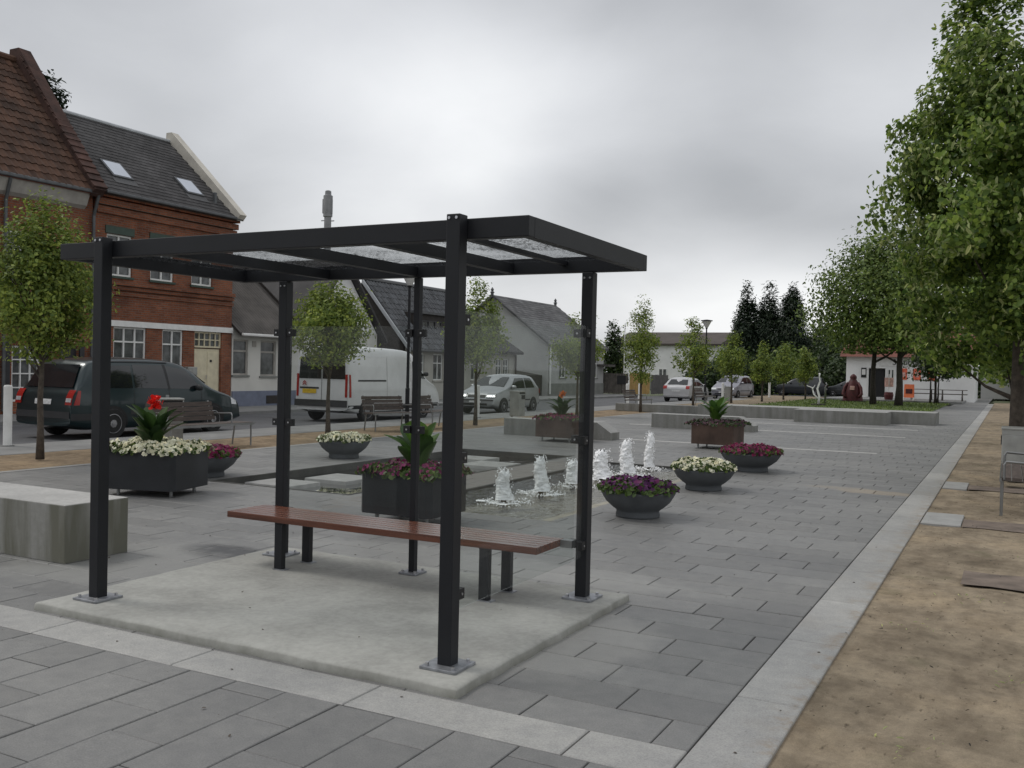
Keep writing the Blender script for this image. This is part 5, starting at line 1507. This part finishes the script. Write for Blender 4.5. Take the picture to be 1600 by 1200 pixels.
# silver hatchback, nose towards the camera side
HATCH = [(0, .42), (.0, .70), (.04, .92), (.12, 1.05), (.38, 1.40), (.62, 1.47), (1.4, 1.495), (2.1, 1.44), (2.85, 1.02), (3.0, .96), (3.5, .84), (3.72, .68), (3.80, .52), (3.80, .40)]
def hatch(name, label, loc, head, paintm, top=HATCH, L=3.8, W=1.67, wheels=(.66, 3.1), cat='car', lights=True):
    c = Car(name, label, loc, head, L, W, top, [(0, .92), (2.8, .88), (L, .68)], paintm, wheels, .29, .30, .20)
    k2 = L / 3.8; h = max(p[1] for p in top) / 1.495
    f = lambda q: tuple((x * k2, z * h) for x, z in q)
    c.side('side_window', f(((.50, .98), (1.30, .97), (1.28, 1.36), (.70, 1.35))), 'car_glass'); c.side('side_window', f(((1.36, .97), (2.55, .96), (2.02, 1.34), (1.34, 1.36))), 'car_glass')
    c.end('windscreen', False, -.66, .66, 1.04 * h, 1.38 * h, 'car_glass', -.54, .54); c.end('rear_window', True, -.60, .60, 1.05 * h, 1.36 * h, 'car_glass', -.50, .50)
    c.end('headlight_surround', False, .42, .80, .60, .77, 'trim', mirror=True, off=.008); c.end('headlight', False, .44, .78, .62, .755, 'lamp_clear', mirror=True); c.end('grille', False, -.38, .38, .62, .72, 'black'); c.end('bumper_strip', False, -.76, .76, .50, .56, 'trim', off=.02)
    c.end('lower_grille', False, -.5, .5, .33, .41, 'black', off=.012)
    c.end('tail_light', True, .56, .78, .76, .94, 'lamp_red', mirror=True); c.end('number_plate', True, -.25, .25, .60, .70, 'plate_white', off=.02)
    c.end('number_plate', False, -.25, .25, .43, .50, 'plate_white', off=.025)
    c.side('side_moulding', f(((.95, .50), (2.75, .50), (2.75, .55), (.95, .55))), 'trim', n=(6, 1))
    for x in (1.33, 2.5): c.seam(x * k2, .3, .92 * h)
    c.mirror(2.45 * k2, 1.0 * h); return c
hatch('hatchback_car', 'silver hatchback facing the shelter, behind the metal bin', (-17.35, 32.1, ROADZ), -NORTH, 'paint_silver')
hatch('hatchback_car', 'pale silver hatchback seen from its tail by the street lamp', (-16.9, 54.5, ROADZ), NORTH, 'paint_pale',
      [(0, .42), (.0, .70), (.05, .90), (.2, .98), (.75, 1.36), (1.1, 1.42), (1.6, 1.43), (2.2, 1.38), (2.95, .98), (3.2, .92), (3.7, .80), (3.95, .62), (4.0, .5), (4.0, .4)], 4.0, 1.7, (.72, 3.2))
hatch('compact_car', 'tall grey compact car facing the plaza next to pale hatchback', (-16.6, 64.0, ROADZ), -NORTH - .12, 'paint_grey',
      [(0, .42), (.0, .75), (.04, .98), (.12, 1.15), (.32, 1.52), (.55, 1.60), (1.4, 1.62), (2.2, 1.55), (2.95, 1.10), (3.1, 1.02), (3.5, .88), (3.72, .70), (3.80, .52), (3.80, .40)], 3.8, 1.72)
hatch('compact_car', 'dark compact car standing side on before the hedge', (-14.9, 78.5, ROADZ), PI, 'paint_dark',
      [(0, .42), (.0, .75), (.04, .98), (.12, 1.15), (.32, 1.50), (.55, 1.58), (1.4, 1.6), (2.3, 1.53), (3.05, 1.10), (3.2, 1.02), (3.8, .88), (4.02, .70), (4.1, .52), (4.1, .40)], 4.1, 1.72, (.72, 3.35))
hatch('hatchback_car', 'dark low hatchback partly hidden by the white driftwood sculpture', (-11.2, 79.5, ROADZ), PI, 'paint_dark')

# ================================================================== street furniture
def street_bench(loc, rz, label, L=1.9, back=(0.0, .72)):
    """seat faces local +x, long side on y; the backrest covers a stretch of it"""
    t = thing('street_bench', label, 'bench', loc, rz, 'steel framed street benches')
    for i in range(4): MB().box(-.22 + i * .115, -.115 + i * .115, -L / 2, L / 2, .42, .455).build('seat_slat', 'bench_wood_grey', t)
    for x in (-.235, .235): MB().box(x - .012, x + .012, -L / 2 - .02, L / 2 + .02, .405, .447).build('rail', 'steel', t)
    b0, b1 = -L / 2 + back[0] * L, -L / 2 + back[1] * L
    for i in range(4):
        x = -.25 - .03 * i; MB().box(x - .015, x + .015, b0, b1, .50 + i * .088, .578 + i * .088).build('back_slat', 'bench_wood_grey', t)
    for y in (b0 + .06, b1 - .06): MB().tube([(-.2, y, .40), (-.29, y, .60), (-.37, y, .86)], .016, 6).build('back_post', 'steel', t)
    for y in (-L / 2 + .05, L / 2 - .05):
        MB().tube([(.22, y, .42), (.22, y, 0)], .018, 6).build('leg', 'steel', t); MB().tube([(-.2, y, .42), (-.26, y, 0)], .018, 6).build('leg', 'steel', t)
    for y in (b0, b1):
        MB().tube([(-.28, y, .62), (.18, y, .64), (.2, y, .60), (.2, y, .43)], .016, 6).build('armrest', 'steel', t)
    return t
street_bench((-13.25, 12.95, 0), 0.0, 'long street bench between the metal bin and the purple bowl', 2.1, (0, .74))
street_bench((-13.6, 19.4, 0), -.35, 'brown street bench at the foot of the tree before the van', 1.2, (0, 1))
street_bench((-13.35, 21.2, 0), .12, 'brown street bench between the white van and the lamp pole', 1.5, (0, .7))
street_bench((-13.6, 37.3, 0), 0, 'street bench beyond the two white bollards', 2.0, (0, .7))
street_bench((-13.5, 46.8, 0), 0, 'street bench behind the pale silver hatchback', 1.9, (0, .7))
street_bench((.18, 13.6, 0), PI, 'street bench on the sand beside the white slab', 2.2, (0.25, 1))
street_bench((.25, 20.3, 0), PI, 'street bench on the sand behind the bin under the linden', 2.0, (0.2, 1))
def litter_bin(loc, rz, label, m='bin_metal'):
    t = thing('litter_bin', label, 'bin', loc, rz, 'metal litter bins')
    b = MB().box(-.17, .17, -.22, .22, .10, .80).build('body', m, t, bev=.02)
    MB().box(-.18, .18, -.23, .23, .86, .90).build('lid', m, t, bev=.012)
    MB().box(-.165, .165, -.215, .215, .80, .86).build('opening', 'black', t)
    for y in (-.21, .21): MB().box(-.17, .17, y - .012, y + .012, .79, .87).build('side_strip', m, t)
    MB().box(.170, .182, -.05, .18, .64, .77).build('front_slot', 'black', t)
    MB().box(-.20, -.17, -.03, .03, 0, .95).build('post', 'steel', t)
    return t
litter_bin((-14.15, 12.95, 0), -.5, 'metal litter bin behind the red canna')
litter_bin((-13.9, 26.9, 0), 0, 'metal litter bin in front of the silver hatchback')
litter_bin((.10, 16.0, 0), PI, 'metal litter bin on the sand under the big linden')
litter_bin((-13.6, 51.5, 0), 0, 'metal litter bin before the tall grey compact car')
def bollard(loc, label, h=1.05, r=.075):
    t = thing('bollard', label, 'bollard', loc, group='white bollards')
    MB().lathe([(r, 0), (r, h - .03), (r * .85, h), (.01, h + .005)], 16).build('shaft', 'white_paint', t, smooth=False)
    MB().lathe([(r * 1.6, 0), (r * 1.6, .012), (r, .014)], 16).build('base_ring', 'pavement', t)
bollard((-16.05, 10.95, 0), 'white bollard at the tail of the dark green people carrier', 1.1)
bollard((-15.3, 24.3, 0), 'white bollard beside the nose of the silver hatchback', 1.05) if False else bollard((-15.2, 26.6, 0), 'white bollard beside the nose of the silver hatchback', 1.05)
bollard((-15.2, 40.2, 0), 'white bollard left of the pair before the yellow fence')
bollard((-15.2, 41.8, 0), 'white bollard right of the pair before the yellow fence')
bollard((-15.0, 55.5, 0), 'white bollard between pale hatchback and grey compact car')
bollard((-14.7, 66.5, 0), 'white bollard before the clipped hedge')
# lamps
def lamp(loc, h, label):
    t = thing('street_lamp', label, 'street lamp', loc, group='slim dark street lamps')
    MB().tube([(0, 0, 0), (0, 0, 1.0), (0, 0, 1.02), (0, 0, h - .42)], [.06, .06, .042, .036], 12).build('pole', 'anthracite', t)
    MB().lathe([(.05, h - .42), (.09, h - .36), (.24, h - .08), (.24, h - .06)], 16).build('lamp_glass', 'plate_white', t, smooth=False)
    MB().lathe([(.05, h - .46), (.07, h - .42), (.05, h - .40)], 12).build('collar', 'anthracite', t)
    MB().lathe([(.30, h - .06), (.30, h - .02), (.05, h + .02)], 18).build('cap', 'anthracite', t)
lamp((-13.9, 48.0, 0), 4.35, 'slim dark street lamp rising behind the bushy canna')
lamp((-14.55, 21.6, 0), 4.22, 'slim dark street lamp before the white van')
# banner pole in front of the white building
bp_ = thing('banner_pole', 'grey vertical banner on a thin pole before white building', 'banner', (-19.9, 66.0, 0))
MB().tube([(0, 0, 0), (.0, 0, 4.2)], .035, 8).build('pole', 'steel', bp_)
MB().grid([[(-.2 - .0 * j + .45 * i / 3, .02 * math.sin(j), 1.9 + j * .27) for j in range(8)] for i in range(4)]).build('banner', 'sign_blue', bp_, smooth=True)
fp = thing('flag_pole', 'thin white flagpole beside the dark columnar bush', 'flagpole', (-24.2, 63.2, 0))
MB().tube([(0, 0, 0), (0, 0, 5.0)], [.05, .03], 8).build('pole', 'white_paint', fp)
# sculptures on the lawn
sc = thing('driftwood_sculpture', 'white twisted branch sculpture standing on the lawn', 'sculpture', (-9.0, 52.5, 0))
MB().lathe([(.38, 0), (.38, .09), (.3, .1)], 14).build('base', 'dark_timber', sc)
MB().tube([(0, 0, .05), (.04, 0, .5), (-.07, 0, .9), (.06, .03, 1.3), (.02, 0, 1.55), (.03, 0, 1.75)], [.07, .06, .05, .045, .03, .05], 8).build('main_branch', 'white_paint', sc, smooth=True)
MB().tube([(0, 0, .35), (-.25, 0, .6), (-.35, .05, .95), (-.62, 0, 1.05)], [.05, .045, .035, .015], 7).build('side_branch', 'white_paint', sc, smooth=True)
MB().tube([(-.33, 0, .85), (-.2, .05, 1.1)], [.03, .01], 6).build('twig', 'white_paint', sc, smooth=True)
st = thing('red_statue', 'dark red bulky statue on the lawn before the shop', 'statue', (-8.7, 63.0, 0))
P = []
for (z, rx_, ry_) in ((0, .62, .5), (.15, .60, .5), (.6, .52, .46), (.85, .44, .42), (1.05, .36, .34), (1.2, .32, .3), (1.36, .22, .2), (1.42, .18, .17), (1.5, .2, .19), (1.62, .19, .18), (1.72, .1, .1), (1.76, .02, .02)):
    row = [(rx_ * math.cos(a * PI / 12) * (1 + .05 * math.sin(3 * a)), ry_ * math.sin(a * PI / 12), z) for a in range(24)]; row.append(row[0]); P.append(row)
MB().grid(P).build('body', 'statue_red', st, smooth=True)
for s in (-1, 1):
    MB().tube([(s * .3, -.1, 1.2), (s * .48, -.2, .9), (s * .55, -.35, .5), (s * .4, -.5, .3)], [.09, .1, .1, .09], 8).build('arm', 'statue_red', st, smooth=True)
MB().box(-.14, .14, -.46, -.42, .75, 1.0).build('front_panel', 'pale_pink', st, bev=.02)
MB().box(-.7, .7, -.6, .6, -.02, .08).build('plinth', 'dark_timber', st)
ps = thing('marker_post', 'slim grey post with curved top beside the red statue', 'post', (-9.15, 55.5, 0))
MB().tube([(0, 0, 0), (0, 0, 1.0), (.08, 0, 1.12), (.02, 0, 1.22)], [.06, .045, .04, .03], 8).build('shaft', 'steel', ps, smooth=True)

# lawn
def lawn(name, rects, z, blades):
    o = sheet(name, rects, z, 'grass')
    C = []
    for (x0, x1, y0, y1) in rects:
        for _ in range(int(blades * (x1 - x0) * (y1 - y0))): C.append((random.uniform(x0, x1), random.uniform(y0, y1), z + .03))
    scatter('grass_blades', C, np.tile((0, 1.0, .1), (len(C), 1)), .09, 'leaf_mid', o, shape=NARROW, jit=.8, down=-2.5, kind='stuff')
lawn('lawn', [(-11.8, -3.2, 36.75, 66)], .02, 26)
sheet('gravel_path', [(-16.3, -12.0, 62, 74)], .003, 'sand')
sheet('paved_path', [(-3.0, KX0, 60, 90), (-12.4, -3.0, 66.0, 90)], -.015, 'paver')
sheet('sand_strip', [(-14.6, -11.9, 45, 62)], .008, 'sand')

# ================================================================== trees and hedges
LIND = [(1.75, .85), (2.4, 1.35), (3.3, 1.68), (4.4, 1.9), (5.4, 1.72), (6.5, 1.35), (7.6, .95), (9.2, .3)]
tree('linden_tree', 'big flowering linden on the sand strip beside the bin', 'tree', (.14, 17.0, 0), LIND, .115, 330, 210, .08, 'leaf_linden', clear=1.6, rag=.12, spread=.20, bracts=6500, limbs=26, group='lindens on the sand strip')
tree('linden_tree', 'second linden on the sand strip beyond the big one', 'tree', (.3, 27.0, 0), LIND, .14, 190, 55, .15, 'leaf_linden', clear=1.6, spread=.32, group='lindens on the sand strip')
tree('linden_tree', 'third linden on the sand strip near the lawn end', 'tree', (.3, 38.0, 0), LIND, .14, 160, 45, .18, 'leaf_linden', clear=1.6, spread=.34, group='lindens on the sand strip')
def young(x, y, h, r, label, low=1.6, m='leaf_young', n=95, per=50, leaf=.085):
    prof = [(low, r * .42), (low + (h - low) * .14, r * .85), (low + (h - low) * .36, r), (low + (h - low) * .6, r * .66), (low + (h - low) * .8, r * .36), (h - .12, r * .08)]
    return tree('young_tree', label, 'tree', (x, y, 0), prof, .055, int(n * .62), int(per * 1.5), leaf * .9, 'leaf_young', clear=low * .9, spread=.145, limbs=22, group='young street trees', rag=.2, squash=1.15, shape=LEAF * np.array([1.1, .78, 1]))
young(-13.55, 9.8, 4.3, .80, 'young street tree in front of the red pantile house', 1.75, n=210, per=85, leaf=.065)
young(-13.5, 16.9, 3.75, .74, 'young street tree before the rear doors of the white van', 1.75, n=160, per=70, m='leaf_mid', leaf=.075)
young(-13.2, 23.0, 4.15, .6, 'young street tree left of the silver hatchback nose', 1.7, n=100, per=55)
young(-13.4, 30.5, 3.8, .75, 'young street tree by the rusty planter with orange flower', 1.5, n=100, per=50, m='leaf_mid')
young(-12.9, 35.6, 4.7, .56, 'slender young tree beside the two white bollards', 1.35, n=110, per=50)
young(-13.3, 44.0, 4.4, .75, 'young tree left of the slim street lamp', 1.6, n=90, per=40, leaf=.11)
young(-13.3, 51.0, 4.1, .75, 'young tree right of the slim street lamp', 1.4, n=90, per=40, leaf=.11)
young(-12.8, 56.0, 3.6, .6, 'young tree before the tall dark conifers', 1.2, n=70, per=40, leaf=.12)
young(-12.8, 62.0, 3.7, .55, 'young tree before the dark compact car', 1.2, n=60, per=40, leaf=.12)
young(-11.9, 64.5, 3.7, .55, 'young tree left of the white driftwood sculpture', 1.2, n=60, per=40, leaf=.12)
# robinia-like pair over the lawn
BIG = [(3.3, 1.7), (3.9, 2.9), (5.2, 3.4), (7.0, 2.9), (8.6, 2.0), (9.8, .7)]
tree('lawn_tree', 'large feathery tree on the lawn with trunk nearest the path', 'tree', (-5.4, 56.6, 0), BIG, .2, 260, 60, .19, 'leaf_mid', 'bark_dark', 2.4, .55, 'large trees on the lawn', shape=NARROW * np.array([1, 1.6, 1]), limbs=22)
tree('lawn_tree', 'large feathery tree on the lawn with trunk nearest the statue', 'tree', (-6.9, 58.0, 0), [(z * .98, r * 1.02) for z, r in BIG], .17, 260, 60, .19, 'leaf_mid', 'bark_dark', 2.4, .55, 'large trees on the lawn', shape=NARROW * np.array([1, 1.6, 1]), limbs=22)
tree('multi_stem_shrub', 'small many stemmed shrub tree before the shop wall', 'shrub', (-4.1, 65.0, 0), [(1.7, .8), (2.2, 1.5), (3.0, 1.6), (3.7, .8)], .08, 90, 40, .16, 'leaf_dark', 'bark_dark', 1.0, .3, limbs=10,
     trunks=[(-.25, 0, .07, .75), (.05, .1, .08, .8), (.2, -.1, .06, .7), (.0, -.15, .05, .7)])
# three conifers
for (x, y, h, r, lb) in ((-23.4, 95, 10.5, 1.5, 'dark columnar conifer leftmost beside the brown roof'), (-21.3, 95.5, 11.0, 1.7, 'tallest dark columnar conifer between the two others'), (-18.8, 94, 10.3, 1.6, 'dark columnar conifer nearest the large lawn trees')):
    tree('conifer', lb, 'tree', (x, y, 0), [(.5, r), (3, r * 1.05), (6, r * .8), (8.5, r * .42), (h, .08)], .22, 330, 60, .24, 'leaf_conifer', 'bark_dark', 1, .26, 'three dark conifers', shape=NARROW * np.array([1.3, 1.3, 1]), limbs=6, down=-1.5, squash=1.5)
tree('columnar_bush', 'dark columnar evergreen beside the white end wall', 'tree', (-25.3, 64.0, 0), [(.4, .5), (2, .62), (3.8, .5), (5.3, .12)], .1, 80, 60, .16, 'leaf_dark', 'bark_dark', .5, .22, limbs=4, squash=1.5)
tree('fir_tree', 'tall fir showing above the red pantile roof', 'tree', (-61.2, 44.3, 0), [(8, 2.6), (15, 1.7), (19, 1.0), (21.6, .15)], .3, 330, 60, .34, 'leaf_conifer', 'bark_dark', 6, .45, shape=NARROW * np.array([1.2, 1.4, 1]), limbs=8)
# bushes and garden trees closing the view
BUSH = [(-19.5, 78, 3.4, 2.4, 'leaf_dark', 'rounded dark bush right of the white building'), (-17.0, 84, 4.0, 2.2, 'leaf_mid', 'bushy garden tree behind the pale hatchback'),
        (-13.5, 88, 4.8, 2.6, 'leaf_dark', 'dark garden tree behind the compact car'), (-10.2, 90, 6.2, 2.8, 'leaf_mid', 'garden tree at the left corner of the shop'),
        (-24.0, 92, 4.0, 2.2, 'leaf_mid', 'green bush before the white building windows'), (-16.5, 100, 7.0, 2.8, 'leaf_dark', 'tall dark tree right of the conifers'),
        (-12.0, 82, 3.0, 1.8, 'leaf_dark', 'low dark bush behind the dark hatchback'), (-9.0, 98, 7.5, 3.0, 'leaf_mid', 'leafy tree rising behind the shop roof'),
        (-1.0, 92, 7.0, 3.4, 'leaf_dark', 'dark tree above the grey wall at the path end'), (4.0, 84, 8.0, 3.6, 'leaf_mid', 'leafy tree right of the path beyond the lindens'),
        (-21.0, 72.5, 2.2, 1.4, 'leaf_dark', 'small dark bush by the banner pole')]
for (x, y, h, r, m, lb) in BUSH:
    tree('garden_bush', lb, 'bush', (x, y, 0), [(.15, r * .8), (h * .3, r), (h * .65, r * .8), (h, r * .2)], .12, int(60 + 14 * r * h / 2), 45, .24, m, 'bark_dark', .4, .42, 'bushes and garden trees behind the car park', limbs=8)
# clipped hedge
C = [(random.uniform(-19, -11.8), random.uniform(86.2, 87), random.uniform(.05, 1.25)) for _ in range(5200)]
hd = tag(MB().box(-18.9, -11.9, 86.4, 86.8, 0, 1.1).build('clipped_hedge', 'leaf_dark'), 'low clipped hedge behind the dark compact car', 'hedge')
scatter('hedge_leaves', C, np.tile((0, -.6, .5), (len(C), 1)), .14, 'leaf_mid', hd, kind='stuff')
